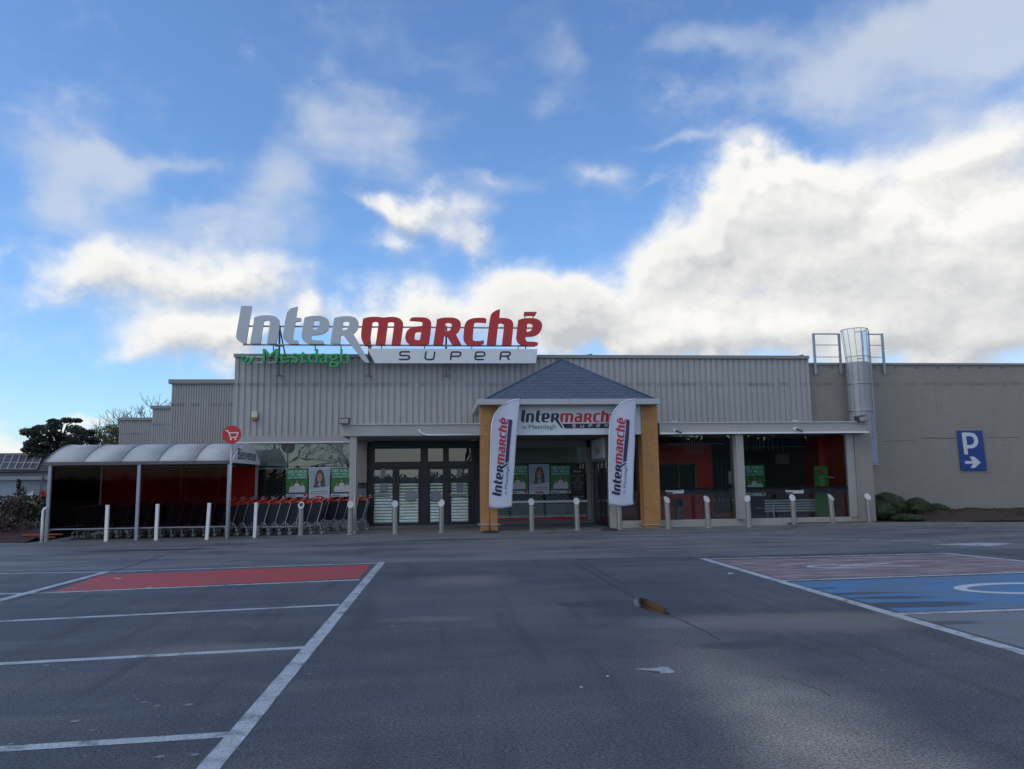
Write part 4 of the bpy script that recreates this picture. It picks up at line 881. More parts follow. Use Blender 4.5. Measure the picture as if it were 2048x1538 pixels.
redfl=pmat('flag_print_red',(.42,.03,.06),.7); navyfl=pmat('flag_print_navy',(.035,.03,.085),.7); tealfl=pmat('flag_print_teal',(.02,.12,.20),.7)
def q6(x,y): return (970+x/6.41,790+y/6.41)
def q5(x,y): return (960+x/5.689,790+y/5.689)
flag([q6(*p) for p in [(60,1445),(65,1000),(75,700),(80,420),(100,300),(140,220),(200,150),(290,90),(360,65),(445,56)]],[q6(*p) for p in [(345,1415),(350,1300),(362,1150),(375,1000),(392,750),(405,520),(430,250),(445,100),(446,55)]],(979.5,1062),
 'feather flag printed in red and navy in front of the left orange pillar',q5(242,1150),q5(318,262),23.2,0.)
flag([q5(*p) for p in [(1468,1255),(1465,760),(1475,400),(1490,250),(1530,165),(1600,95),(1700,52),(1775,46)]],[q5(*p) for p in [(1757,1252),(1742,1195),(1750,900),(1755,600),(1760,350),(1772,150),(1776,46)]],(1218,1062.5),
 'feather flag printed in red and navy beside the right orange pillar',q5(1597,1138),q5(1650,262),23.2,2.1)
# --- window band logos
for k,(px0,px1,py) in enumerate(((1332,1368,984.5),(1572,1608,984.5))):
    ws=empty('window_logo',(X(px0,py,YG),YG+.012,Z(px0,py,YG)),'small white logo lettering on the dark band of the %s shop window'%('first' if k==0 else 'far right'),'sign','white logos on the shop windows')
    s=(X(px1,py,YG)-X(px0,py,YG))/LW; ox2,oz2=P(px0,py,YG); f=lambda c:Vector((ox2+c.x*s,YG+.012,oz2+c.y*s)); logo(f,ws,(white,white,white,navy),0,False,True)
    me=textmesh('by Mestdagh',LW*s*.36,.03); place(me,lambda c:Vector((ox2+.06+c.x,YG+.012,oz2-.065+c.y)),'lettering',white,ws)
# --- P sign on the brick wall
YQ=YWB-.03; pg=empty('parking_sign',(X(1943,900,YQ),YQ,Z(1943,941,YQ)),'blue parking sign with white P and right arrow on the painted brick wall','sign')
pk=[(1913.5,861.3),(1963.6,861),(1973.3,940.8),(1921.6,941)]; flat('sign_board',[pk],YQ,.02,signblue,pg)
def q7(x,y): return (1560+x/3.4959,640+y/3.4955)
m_ps=pmat('sign_white_film',(.58,.62,.70),.35,var=.03)
flat('letter_p',[smoothloop([q7(*p) for p in [(1270,787),(1340,787),(1368,800),(1384,830),(1386,860),(1372,885),(1345,898),(1310,898),(1315,940),(1288,940)]],2,60),[q7(*p) for p in [(1300,812),(1335,812),(1352,825),(1358,845),(1350,868),(1332,874),(1307,874)]]],YQ-.0215,.006,m_ps,pg)
flat('arrow',[[q7(*p) for p in [(1293,986),(1345,986),(1325,955),(1357,955),(1403,995),(1363,1034),(1331,1034),(1349,1005),(1295,1005)]]],YQ-.0215,.006,m_ps,pg)
# --- posters
def poster(px0,py0,px1,py1,Y,kind,lab,grp):
    x0,z1=P(px0,(py0),Y); x1,_=P(px1,py0,Y); _,z0=P(px0,py1,Y); w=x1-x0; h=z1-z0
    o=empty('poster',((x0+x1)/2,Y,z0),lab,'poster',grp)
    def U(u,v): return (x0+u*w,z0+v*h)
    def fl(nm,pts,lay,mat,sm=0): place(fillmesh([smoothloop([U(*p) for p in pts],sm,180)],0),lambda c:Vector((c.x,Y-.006-.0012*lay,c.y)),nm,mat,o)
    def tx(s,u0,u1,v0,v1,mat,b=.0):
        a=U(u0,v0); c_=U(u1,v1); place(textmesh(s,c_[0]-a[0],c_[1]-a[1],b),lambda c:Vector((a[0]+c.x,Y-.0092,a[1]+c.y)),'lettering',mat,o)
    R4=lambda a,b_,c_,d_:[(a,b_),(c_,b_),(c_,d_),(a,d_)]
    mb=MB(); 
    if kind=='g':
        mb.box(x0,x1,Y-.004,Y,z0,z1); mb.build('sheet',postgreen,o)
        fl('headline_panel',R4(.01,.62,.99,.99),.1,postteal); fl('meadow',[(.01,.24),(.01,.63),(.5,.60),(.99,.63),(.99,.24)],.4,postgreen)
        tx('DES EUROS',.06,.94,.86,.96,mint,.02); tx("C'EST MIEUX",.06,.94,.75,.84,mint,.02); tx('QUE DES POINTS',.06,.94,.65,.73,mint,.02)
        for (cx,top,ww) in ((.27,.52,.22),(.50,.62,.26),(.76,.55,.22)):
            fl('shirt',[(cx-ww*.55,.12),(cx-ww*.6,top-.22),(cx-ww*.3,top-.13),(cx+ww*.3,top-.13),(cx+ww*.6,top-.22),(cx+ww*.5,.12)],1.2+cx,shirt,1)
            fl('jeans',R4(cx-ww*.45,.10,cx+ww*.45,.17),2.3+cx,jean)
            fl('hair',[(cx-.055,top-.12),(cx-.06,top-.02),(cx,top+.02),(cx+.06,top-.02),(cx+.055,top-.12)],2.4+cx,hairm,2); fl('face',[(cx-.035,top-.09),(cx-.035,top-.02),(cx+.035,top-.02),(cx+.035,top-.09),(cx,top-.12)],3.4+cx,skinm,2)
        fl('footer',R4(.01,.01,.99,.11),4.6,paper); fl('footer_lettering',R4(.06,.04,.45,.065),5.4,navy); fl('red_emblem',[(.82,.03),(.95,.04),(.95,.15),(.82,.15)],5.2,redm,1)
    elif kind=='w':
        mb.box(x0,x1,Y-.004,Y,z0,z1); mb.build('sheet',paper,o)
        fl('photo_background',[(.02,.30),(.02,.98),(.98,.98),(.98,.40)],.2,photo_bg)
        fl('hair',[(.28,.45),(.30,.70),(.38,.88),(.52,.94),(.66,.88),(.74,.70),(.78,.44),(.6,.40),(.4,.40)],1,hairm,2)
        fl('sweater',[(.18,.33),(.26,.48),(.42,.55),(.62,.55),(.76,.48),(.84,.38)],1.8,sweat,1); fl('face',[(.40,.56),(.38,.70),(.44,.80),(.58,.80),(.63,.70),(.61,.57),(.51,.51)],2.6,skinm,2)
        fl('smile',[(.45,.595),(.57,.595),(.53,.575),(.49,.575)],3.4,shirt); 
        for ex in (.455,.565): fl('eye',R4(ex-.015,.675,ex+.015,.688),3.4,hairm)
        fl('glass_of_milk',R4(.47,.40,.55,.50),3.8,shirt); fl('hands',R4(.42,.37,.60,.43),4.2,skinm)
        tx('Votre magasin change,',.1,.9,.205,.25,navy,.01); tx("l'enseigne Intermarché aussi",.1,.9,.135,.18,navy,.01); fl('footer_emblem',R4(.3,.04,.7,.085),5,redm)
    else:
        mb.box(x0,x1,Y-.004,Y,z0,z1); mb.build('sheet',pmat('hours_board',(.012,.014,.022),.4),o); gm=pmat('hours_lettering',(.42,.43,.46),.5)
        tx('Elouges',.2,.75,.86,.95,gm,.02)
        for i,(s,a) in enumerate((('Lundi au Samedi',.05),('8h00',.35),('19h30',.3),('Dimanche matin',.05),('8h30 - 12h30',.22),('Jours feries',.22),('9h - 12h',.28))):
            tx(s,a,1-a,.76-.075*i,.80-.075*i,gm)
        tx('Bienvenue chez',.08,.92,.09,.13,gm); tx('votre magasin',.14,.86,.02,.06,gm)
YO=YW-.01+.035
GP='green cut-price posters in the shop windows'; WP='white posters with a smiling girl in the shop windows'
poster(573,938,616,995,YW+.02,'g','green poster with three people in white shirts behind the trolley handles, next to the grille',GP)
poster(618.5,934.8,660,997,YW+.02,'w','white poster of a smiling girl in the left window above the trolleys',WP)
poster(662.5,936,705,994,YW+.02,'g','green poster with three people partly hidden by the grey canopy column',GP)
poster(1014.5,930.5,1055.5,988.5,YW+.02,'g','green poster partly hidden behind the left feather flag',GP)
poster(1057.5,929,1098,988.5,YW+.02,'w','white poster of a smiling girl in the window under the portico',WP)
poster(1100.3,930.5,1140.5,987.5,YW+.02,'g','green poster left of the black opening hours notice under the portico',GP)
poster(1141.5,937,1168.5,1000,YW+.02,'h','tall black opening hours notice with white lettering beside the portico posters','opening hours')
mb=MB(); pbox(mb,1485,1528.5,929.5,993.5,YG+.05,0,.02); 
poster(1485.5,930,1528.5,993,YG+.045,'g','green poster inside the far right shop window above the bench',GP)
# --- small wall fittings
al=empty('alarm_box',(X(509,831,YW),YW,Z(509,831,YW)),'cream alarm box with an orange strobe high on the corrugated wall','alarm')
mb=MB(); pbox(mb,503,514.5,823,835,YW-.1,0,.1); mb.build('housing',boxwhite,al,bevel=.02)
mb=MB(); pbox(mb,504,514,835,841,YW-.11,0,.1); mb.build('strobe',orangebox,al,bevel=.02)
def floodlight(px,py,lab,flip):
    x,z=P(px,py,YC); f=empty('floodlight',(x,YC,z-.15),lab,'floodlight','floodlights on the canopy corners')
    mb=MB(); s=.17; mb.add([(x-s,YC-.20,z-.12),(x+s,YC-.20,z-.12+flip*.10),(x+s,YC+.12,z-.06+flip*.1),(x-s,YC+.12,z-.06),(x-s,YC-.12,z+.06),(x+s,YC-.12,z+.06+flip*.08),(x+s,YC+.14,z+.10+flip*.08),(x-s,YC+.14,z+.10)],[(0,3,2,1),(4,5,6,7),(0,1,5,4),(1,2,6,5),(2,3,7,6),(3,0,4,7)])
    mb.build('housing',lampblk,f,bevel=.015); mb=MB(); mb.add([(x-s+.03,YC-.205,z-.10),(x+s-.03,YC-.205,z-.10+flip*.1),(x+s-.03,YC-.135,z+.045+flip*.08),(x-s+.03,YC-.135,z+.045)],[(0,1,2,3)]); mb.build('lens',lens,f)
    mb=MB(); mb.bar((x,YC+.05,ZCT),(x,YC+.05,z),.05); mb.build('bracket',gal,f)
floodlight(688.5,841,'black floodlight on the left end of the grey canopy',0); floodlight(1722,838,'black tilted floodlight on the right end of the canopy beside the ladder',.6)
for k,(px,py) in enumerate(((1349,861),(1590,858))):
    x,z=P(px,py,YC); c_=empty('security_camera',(x,YC,z),'white dome security camera %s the right canopy fascia'%('near the orange pillar on' if k==0 else 'above the far right window on'),'camera','cameras on the canopy')
    mb=MB(); mb.tube([(x,YC,z),(x,YC-.07,z)],.055,14); mb.build('dome',white,c_,smooth='auto'); mb=MB(); mb.tube([(x,YC-.07,z),(x+.16,YC-.2,z-.09)],.025,8); mb.build('arm',lampblk,c_)
    mb=MB(); 
    for dx in (-.06,.04): mb.box(x+dx,x+dx+.05,YC-.03,YC+.02,ZCT+.035,ZCT+.07)
    mb.build('cable_clip',white,c_)
# --- caged ladder and roof guard rails
xl0=X(1739,900,YWB-.2); lad=empty('caged_ladder',(xl0+.2,YWB-.2,.5),'steel ladder in a sheet covered safety cage on the painted brick wall','ladder')
yl=YWB-.16; zt_=Z(1733,657,yl-.3); zl0=Z(1745,929,yl)
xa,xb2=X(1737.5,870,yl),X(1751,870,yl)
for x in (xa,xb2): mb=MB(); mb.bar((x,yl,zl0),(x,yl,zt_-.02),.05,.03); mb.build('rail',gal,lad)
mb=MB(); z=zl0+.1
while z<zt_-.3: mb.tube([(xa,yl,z),(xb2,yl,z)],.014,6); z+=.28
mb.build('rungs',gal,lad)
mb=MB(); mb.box(xa+.02,xb2-.02,yl-.06,yl-.045,zl0+.04,Z(1745,826,yl)); mb.build('cover_plate',pmat('cover_steel',(.30,.35,.45),.35,.5),lad)
mb=MB(); mb.bar((xa-.06,yl-.05,zl0),(xb2+.04,yl-.05,zl0),.04); mb.bar((xa-.06,yl-.05,Z(1745,874,yl)),(xb2+.04,yl-.05,Z(1745,874,yl)),.04); mb.build('crossbar',gal,lad)
rc=.40; cyl=yl-.36; cxl=X(1718.5,766,cyl)
def hoop(z,r,cx): return [(cx+r*math.sin(t),cyl+.02-r*math.cos(t)*1.0,z) for t in [R(-150+300*i/28) for i in range(29)]]
zs_=[Z(1733,657,cyl-.3),Z(1725,712,cyl-.3),Z(1720,766,cyl-.3),Z(1722,821,cyl-.3)]
for i,z in enumerate(zs_):
    mb=MB(); mb.tube(hoop(z,rc+(.06 if i==0 else 0),cxl-(.05 if i==0 else 0)),.016,6); mb.build('hoop',gal,lad)
for a in range(-120,121,30):
    t=R(a); mb=MB(); mb.tube([(cxl-.05+(rc+.06)*math.sin(t),cyl+.02-(rc+.06)*math.cos(t),zs_[0]),(cxl+rc*math.sin(t),cyl+.02-rc*math.cos(t),zs_[1]),(cxl+rc*math.sin(t),cyl+.02-rc*math.cos(t),2.9)],.009,6); mb.build('cage_bar',gal,lad)
mb=MB(); vs=[]; zp=[2.9,Z(1720,723,cyl-.3)]
for z in zp:
    for i in range(25): t=R(-125+250*i/24); vs.append((cxl+(rc-.015)*math.sin(t),cyl+.02-(rc-.015)*math.cos(t),z))
mb.add(vs,[(i,i+1,26+i,25+i) for i in range(24)]); mb.build('sheet_cover',pmat('sheet_steel',(.34,.35,.37),.60,.3,var=.10,vs=2),lad,smooth=True)
mb=MB(); vs=[]; 
for z,r in ((zp[1],rc-.015),(zs_[0]-.02,rc+.03)):
    for i in range(25): t=R(-125+250*i/24); vs.append((cxl+(r)*math.sin(t)-(.05 if z>zp[1] else 0),cyl+.02-r*math.cos(t),z))
mb.add(vs,[(i,i+1,26+i,25+i) for i in range(24)]); mb.build('clear_cover',glass('clear_sheet',(.80,.84,.88),.8,.15,.12),lad,smooth=True)
yr=YWB-.08
def gr(px0,px1,lab):
    g_=empty('guard_rail',(X(px0,700,yr),yr,ZW),lab,'guard rail','roof guard rails beside the ladder')
    for px in (px0,px1):
        if px<0: continue
        x=X(px,700,yr); mb=MB(); mb.bar((x,yr,Z(px,747.5,yr)),(x,yr,Z(px,667,yr)),.085,.05); mb.build('post',galp,g_)
    a=X(px0,700,yr); b_=X(abs(px1),700,yr)
    for py,w in ((668,.045),(690,.025),(714,.025)):
        z=Z(1650,py,yr); mb=MB(); mb.bar((a,yr,z),(b_,yr,z),w); mb.build('rail',gal,g_)
gr(1628.5,1679.5,'two-post steel guard rail on the roof edge left of the ladder cage'); gr(1766,-1734,'single-post steel guard rail on the roof edge right of the ladder cage')
# ================================================================== BOLLARDS, POSTS
bl=[(601,1072,1008,'steel bollard with a ringed cap in front of the trolley row'),(700,1071,1008,'steel bollard in front of the grey canopy column'),(790,1069,1005,'steel bollard in front of the left pair of entrance doors'),(883,1067,1004,'steel bollard in front of the right pair of entrance doors'),
(1064,1063,1004,'left steel bollard of the two under the portico'),(1155,1062,1002,'steel bollard in front of the black opening hours notice'),(1239,1061,1000,'steel bollard in front of the right feather flag'),(1337,1059,998,'steel bollard just right of the right orange pillar'),(1417,1056.5,997,'steel bollard before the dark interior door, left of the grey window column'),
(1499,1055.5,996,'steel bollard in front of the green poster in the far right window'),(1589,1053.5,993,'steel bollard in front of the pale blue bench'),(1666,1051,992,'steel bollard by the right edge of the far right window'),(1740,1050,991,'steel bollard in front of the brick pier, rightmost of the row')]
def make_bollard():
    t=empty('bollard',(0,0,0),'x','bollard','steel bollards along the shop front'); r=.078; h=.86
    mb=MB(); n=24; vs=[(r*math.cos(6.283*k/n),r*math.sin(6.283*k/n),0) for k in range(n)]+[(r*math.cos(6.283*k/n),r*math.sin(6.283*k/n),h+.085*math.sin(6.283*k/n)) for k in range(n)]
    mb.add(vs,[(k,(k+1)%n,n+(k+1)%n,n+k) for k in range(n)]+[tuple(range(n,2*n))]); mb.build('post',steel,t,smooth='auto')
    mb=MB(); R2=.092; vs=[]
    for dz in (0,.028): vs+=[(R2*math.cos(6.283*k/n),R2*math.sin(6.283*k/n)-.012,h+dz+1.05*R2*math.sin(6.283*k/n)) for k in range(n)]
    mb.add(vs,[(k,(k+1)%n,n+(k+1)%n,n+k) for k in range(n)]+[tuple(range(n,2*n)),tuple(range(n-1,-1,-1))]); mb.build('cap',steelcap,t,bevel=.006)
    mb=MB(); mb.tube([(0,0,0),(0,0,.012)],.11,20); mb.build('foot_ring',gal,t)
    return t
pb_=make_bollard(); rb=random.Random(5)
for i,(px,py,pt,lab) in enumerate(bl):
    o=pb_ if i==0 else copy_tree(pb_); o.location=(X(px,py,YB),YB,.02 if i<10 else .02+.0); o['label']=lab; o.rotation_euler=(R(rb.uniform(-1,1)),R(-1.4 if i>6 else rb.uniform(-.8,.5)),R(rb.uniform(-25,25) if i>6 else rb.uniform(-8,8)))
    if i==0:
        mb=MB(); n=20; 
        ring=[(.05*math.cos(6.283*k/n),.05*math.sin(6.283*k/n)-.012,.86+.031+1.05*.05*math.sin(6.283*k/n)) for k in range(n)]; mb.add(ring,[tuple(range(n))]); 
        c0=mb.build('cap_ring',lampblk); ring_o=c0
# ring only on the first bollard
ring_o.parent=pb_; 
wp=[(82.5,1085,1016,86.5,'white post with a rounded top at the left end of the trolley shelter'),(212,1083,1010,215.5,'white square post between the left and middle shelter posts, left of two'),(312,1081,1008,315.5,'white square post just right of the middle shelter post'),(413.5,1079.5,1006,419,'white square post just left of the round trolley sign pole'),(509,1075.5,1005,512.5,'white square post just right of the round trolley sign pole')]
for i,(px,py,pt,pxt,lab) in enumerate(wp):
    gx,gy=G(px,py); tx_,tz=P(pxt,pt,gy); mb=MB(); a=Vector((gx,gy,0)); b_=Vector((tx_,gy,tz)); w=.036
    if i==0: mb.tube([a,a.lerp(b_,.5),a.lerp(b_,.9),b_+Vector((.03,0,-.02)),b_+Vector((.10,.0,.0))],w,12)
    else: mb.bar(a,b_,.085)
    o=mb.build('guard_post',white,None,smooth=(i==0),bevel=0 if i==0 else .006); tag(o,lab,'post','white posts before the trolley shelter')
# ================================================================== TROLLEY SHELTER
ys0,ys1=23.0,26.45; xs0,xs1=-10.93,-5.93; ze=2.17
def fx(y): return y
sh=empty('trolley_shelter',(xs0,ys0,0),'trolley shelter with barrel roof, smoked front panels and red back panels','shelter')
rise=.56
def arcp(x,t,dr=0.): y=ys0-.03+(ys1-ys0+.06)*t; return (x,y,ze+.05+rise*math.sin(math.pi*t)**.85 if 0<t<1 else ze+.05)
ns=20
for i in range(5):
    xa=xs0-.1+(xs1-xs0+.1)*i/5; xb2=xs0-.1+(xs1-xs0+.1)*(i+1)/5; mb=MB(); vs=[]
    for x in (xa+.012,xb2-.012): vs+=[arcp(x,j/ns) for j in range(ns+1)]
    mb.add(vs,[(j,j+1,ns+2+j,ns+1+j) for j in range(ns)]); o=mb.build('roof_panel',polym,sh,smooth=True); md=o.modifiers.new('s','SOLIDIFY'); md.thickness=.012
for i in range(6):
    x=xs0-.1+(xs1-xs0+.1)*i/5; mb=MB(); mb.tube([(p[0],p[1],p[2]+.012) for p in [arcp(x,j/ns) for j in range(ns+1)]],.013,6); mb.build('roof_rib',galp,sh,smooth=True)
mb=MB(); mb.box(xs0-.12,xs1+.01,ys0-.05,ys0+.02,ze-.04,ze+.05); mb.box(xs0-.12,xs1+.01,ys1-.02,ys1+.05,ze-.04,ze+.05); mb.box(xs0-.12,xs0-.05,ys0+.02,ys1-.02,ze-.03,ze+.04); mb.build('eaves_beam',darkcap,sh)
gb=[(p[1],p[2]) for p in [arcp(0,j/ns) for j in range(ns+1)]]; gb=[(ys0-.03,ze-.02)]+gb+[(ys1+.03,ze-.02)]
me=fillmesh([gb],.02); gable=place(me,lambda c:Vector((xs1+.03+c.z,c.x,c.y+.01)),'gable_panel',signwhite,sh)
me=textmesh('Bienvenue',2.3,.34,.01); place(me,lambda c:Vector((xs1+.045,ys0+.55+c.x,ze+.10+c.y)),'lettering',navy,gable)
for nm,px in (('post',xs0+.04),('post',G(275,1080)[0]),('post',xs1-.05)):
    mb=MB(); mb.bar((px,ys0+.02,0),(px,ys0+.02,ze),.085); mb.build('post',galp,sh,bevel=.005)
for px in (xs0+.04,xs1-.05): mb=MB(); mb.bar((px,ys1-.02,0),(px,ys1-.02,ze),.08); mb.build('post',galp,sh)
cuts=[xs0+.09,-9.65,G(275,1080)[0],-7.2,xs1-.10]
for a,b_ in zip(cuts,cuts[1:]):
    mb=MB(); mb.box(a+.008,b_-.008,ys0+.065,ys0+.071,.36,ze-.05); mb.build('front_panel',smoke,sh)
redac=D.materials.new('red_acrylic'); redac.use_nodes=True; n=redac.node_tree; b=n.nodes['Principled BSDF']; b.inputs['Base Color'].default_value=(.46,.018,.011,1); b.inputs['Roughness'].default_value=.3
tl=nd(n,'ShaderNodeBsdfTranslucent'); tl.inputs[0].default_value=(.50,.02,.012,1); mx=nd(n,'ShaderNodeMixShader'); mx.inputs[0].default_value=.5; n.links.new(b.outputs[0],mx.inputs[1]); n.links.new(tl.outputs[0],mx.inputs[2]); n.links.new(mx.outputs[0],[q for q in n.nodes if q.type=='OUTPUT_MATERIAL'][0].inputs[0])
for a,b_ in ((xs0+.06,-9.62),(-9.6,-8.4),(-8.39,-7.2),(-7.19,xs1-.09)): mb=MB(); mb.box(a,b_,ys1-.03,ys1-.02,.55,ze-.05); mb.build('back_panel',redac,sh)
mb=MB(); mb.bar((xs0,ys0+.10,.34),(xs1,ys0+.10,.34),.035); mb.bar((xs0,ys1-.05,.50),(xs1,ys1-.05,.50),.04); mb.build('rail',gal,sh)
mb=MB(); mb.box(xs0+.02,xs0+.03,ys0+.1,ys1-.1,.36,ze-.05); mb.build('side_panel',smoke,sh)
# round trolley sign on its pole
spx,spy=G(458,1077.5); st=empty('trolley_sign',(spx,spy-.06,0),'round red sign with a white trolley symbol on a slim grey pole','sign'); ysn=spy-.12
cx_,cz_=P(463.5,869,ysn); mb=MB(); mb.tube([(spx,spy-.07,0),(cx_,spy-.07,cz_)],.028,10); mb.build('pole',galp,st,smooth=True)
mb=MB(); mb.tube([(cx_,ysn-.012,cz_),(cx_,ysn+.012,cz_)],.262,40); disc=mb.build('sign_disc',redm,st,smooth='auto')
def qs(x,y): return (x/3.938,720+y/3.938)
k=[]
for pl,w in (([(1775,553),(1795,557),(1820,622),(1828,608)],.022),([(1800,578),(1874,570),(1862,606),(1815,611)],.022)):
    k.append(stroke([P(*qs(*p),ysn-.02) for p in pl],.03))
k=[stroke([P(*qs(*p),ysn-.02) for p in [(1774,556),(1796,558),(1817,612),(1862,607),(1874,572),(1806,574)]],.028)]
place(fillmesh(k,0),lambda c:Vector((c.x,ysn-.0145,c.y)),'trolley_symbol',white,disc)
for p in ((1818,624),(1853,623)):
    a=P(*qs(*p),ysn-.02); place(fillmesh([[(a[0]+.028*math.cos(t*.524),a[1]+.028*math.sin(t*.524)) for t in range(12)]],0),lambda c:Vector((c.x,ysn-.0145,c.y)),'trolley_symbol',white,disc)
# ================================================================== TROLLEYS
def make_cart():
    t=empty('shopping_trolley',(0,0,0),'x','trolley')
    # basket: tapered tub, open top, rear (handle) side at +x
    b0=[(-.50,.15,.42),(.28,.21,.33)]; b1=[(-.56,.19,.86),(.42,.27,.98)]
    mb=MB(); vs=[(b0[0][0],-b0[0][1],b0[0][2]),(b0[1][0],-b0[1][1],b0[1][2]),(b0[1][0],b0[1][1],b0[1][2]),(b0[0][0],b0[0][1],b0[0][2]),(b1[0][0],-b1[0][1],b1[0][2]),(b1[1][0],-b1[1][1],b1[1][2]),(b1[1][0],b1[1][1],b1[1][2]),(b1[0][0],b1[0][1],b1[0][2])]
    mb.add(vs,[(0,3,2,1),(0,1,5,4),(1,2,6,5),(2,3,7,6),(3,0,4,7)])
    for f in (.25,.5,.75):      # moulded ribs on the flanks
        for s in (-1,1):
            za=[Vector(vs[0]).lerp(Vector(vs[4]),f),Vector(vs[1]).lerp(Vector(vs[5]),f)]; a=Vector((za[0].x,s*abs(za[0].y)+s*.004,za[0].z)); b_=Vector((za[1].x,s*abs(za[1].y)+s*.004,za[1].z)); mb.bar(a,b_,.008)
    o=mb.build('basket',plastic,t)
    mb=MB(); pts=[(-.56,-.19,.87),(.36,-.265,.975),(.44,-.27,1.0),(.44,.27,1.0),(.36,.265,.975),(-.56,.19,.87),(-.56,-.19,.87)]; mb.tube(pts,.020,6); mb.build('rim',redpl,t)
    for s in (-1,1):
        pass
    mb=MB(); mb.tube([(.50,-.28,1.045),(.50,.28,1.045)],.02,8); h_=mb.build('handle',redpl,t,smooth='auto')
    mb=MB()
    for s in (-1,1): mb.tube([(.36,s*.285,.93),(.44,s*.285,1.02),(.50,s*.285,1.05)],.026,6)
    mb.build('handle_bracket',redpl,t)
    mb=MB(); mb.tube([(.50,-.27,1.05),(.52,-.27,1.10),(.49,-.27,1.12),(.46,-.27,1.10)],.010,6); mb.build('coin_lock',chrome,t)
    mb=MB()
    for s in (-1,1):
        mb.tube([(.42,s*.283,.95),(.27,s*.262,.40)],.013,6)
        mb.tube([(.40,s*.262,.15),(.30,s*.262,.36),(.22,s*.262,.38),(.15,s*.25,.27),(-.50,s*.17,.22),(-.56,s*.15,.17)],.012,6)
        mb.tube([(.27,s*.262,.40),(.27,s*.262,.27)],.012,6); mb.tube([(-.4,s*.18,.23),(-.45,s*.16,.52)],.011,6)
    mb.tube([(.2,-.25,.30),(.2,.25,.30)],.011,6); mb.tube([(-.50,-.17,.22),(-.50,.17,.22)],.011,6)
    mb.build('frame',chrome,t)
    for (x,y) in ((.40,-.25),(.40,.25),(-.56,-.15),(-.56,.15)):
        mb=MB(); mb.tube([(x,y-.014,.062),(x,y+.014,.062)],.062,16); w=mb.build('wheel',rubber,t,smooth='auto')
        mb=MB(); mb.tube([(x,y-.017,.062),(x,y+.017,.062)],.032,12); mb.build('hub',hubm,w)
        mb=MB(); mb.bar((x,y-.022,.062),(x-.02,y-.022,.16),.022,.005); mb.bar((x,y+.022,.062),(x-.02,y+.022,.16),.022,.005); mb.box(x-.035,x+.01,y-.026,y+.026,.15,.17); mb.build('fork',chrome,w)
    return t
ct=make_cart(); first=True
ORD=['','first','second','third','fourth','fifth','sixth','seventh','eighth','ninth','tenth','eleventh','twelfth','thirteenth','fourteenth','fifteenth','sixteenth','seventeenth','eighteenth','nineteenth','twentieth','twenty-first','twenty-second','twenty-third','twenty-fourth','twenty-fifth','twenty-sixth','twenty-seventh','twenty-eighth','twenty-ninth','thirtieth']
rc_=random.Random(11)
xr1=X(640,1060,24.0)-.30; step=(X(600,1060,23.8)-X(579,1060,23.8))
for row,(yc,xe,n_,nm) in enumerate(((23.9,xr1,27,'front'),(25.3,X(737,1050,25.3)-.42,24,'rear'))):
    for i in range(n_):
        if xe-i*step<-10.25: break
        o=ct if first else copy_tree(ct); first=False
        o.location=(xe-i*step*(1.0 if row==0 else .98),yc+rc_.uniform(-.02,.02),.02); o.rotation_euler=(0,0,R(rc_.uniform(-1.5,1.5)))
        o['label']='red-rimmed dark shopping trolley, %s from the right end of the %s nested row'%(ORD[i+1],nm); o['group']='nested shopping trolleys'
        if o.location.x-.6<xs0-.1 and row==0: pass
# red plastic trolley end poking out at the left end
mb=MB(); a=G(70,1079); mb.box(a[0],a[0]+1.1,23.4,23.45,.16,.2); mb.box(a[0]-.1,a[0]+.5,23.5,23.9,.04,.07); mb.box(a[0]+.1,a[0]+.9,23.38,23.42,.09,.12); o=mb.build('trolley_guide',redpl); tag(o,'low red rail end poking out left of the trolley shelter','rail')
# ================================================================== VEGETATION
def leaves(mb,cs,n,size,rnd,flat=0.):
    for (c,rx,ry,rz) in cs:
        for _ in range(n):
            while True:
                p=Vector((rnd.uniform(-1,1),rnd.uniform(-1,1),rnd.uniform(-1,1)))
                if .25<p.length<1: break
            q=Vector(c)+Vector((p.x*rx,p.y*ry,p.z*rz)); s=size*rnd.uniform(.5,1.3)
            a=Vector((rnd.gauss(0,1),rnd.gauss(0,1),rnd.gauss(0,1)*(1-flat))).normalized(); b_=a.cross(Vector((rnd.gauss(0,1),rnd.gauss(0,1),rnd.gauss(0,1)))).normalized()
            if flat: b_.z*=(1-flat)
            mb.add([q-a*s-b_*s*.5,q+a*s-b_*s*.4,q+a*s*1.1+b_*s*.5,q-a*s*.9+b_*s*.6],[(0,1,2,3)])
def branch(mb,p,d,L,r,depth,rnd,up_=.1,ends=None,seg=3,split=(2,3),shr=.72,ang=32):
    pts=[p]; q=p; dd=d
    for i in range(seg): dd=(dd+Vector((rnd.gauss(0,.13),rnd.gauss(0,.13),rnd.gauss(0,.08)+up_*.3))).normalized(); q=q+dd*L/seg; pts.append(q)
    mb.tube(pts,[r*(1-.45*i/seg) for i in range(seg+1)],5 if depth>2 else 3,False)
    if ends is not None: ends.append((q,depth))
    if depth<=0: return
    for k in range(rnd.randint(*split)):
        ax=dd.orthogonal(); ax.rotate(Matrix.Rotation(rnd.uniform(0,6.28),3,dd)); nd_=dd.copy(); nd_.rotate(Matrix.Rotation(R(rnd.gauss(ang,9)),3,ax))
        branch(mb,pts[-1] if k==0 or rnd.random()<.5 else pts[-2],nd_,L*shr*rnd.uniform(.8,1.15),r*.62,depth-1,rnd,up_,ends,seg,split,shr,ang)
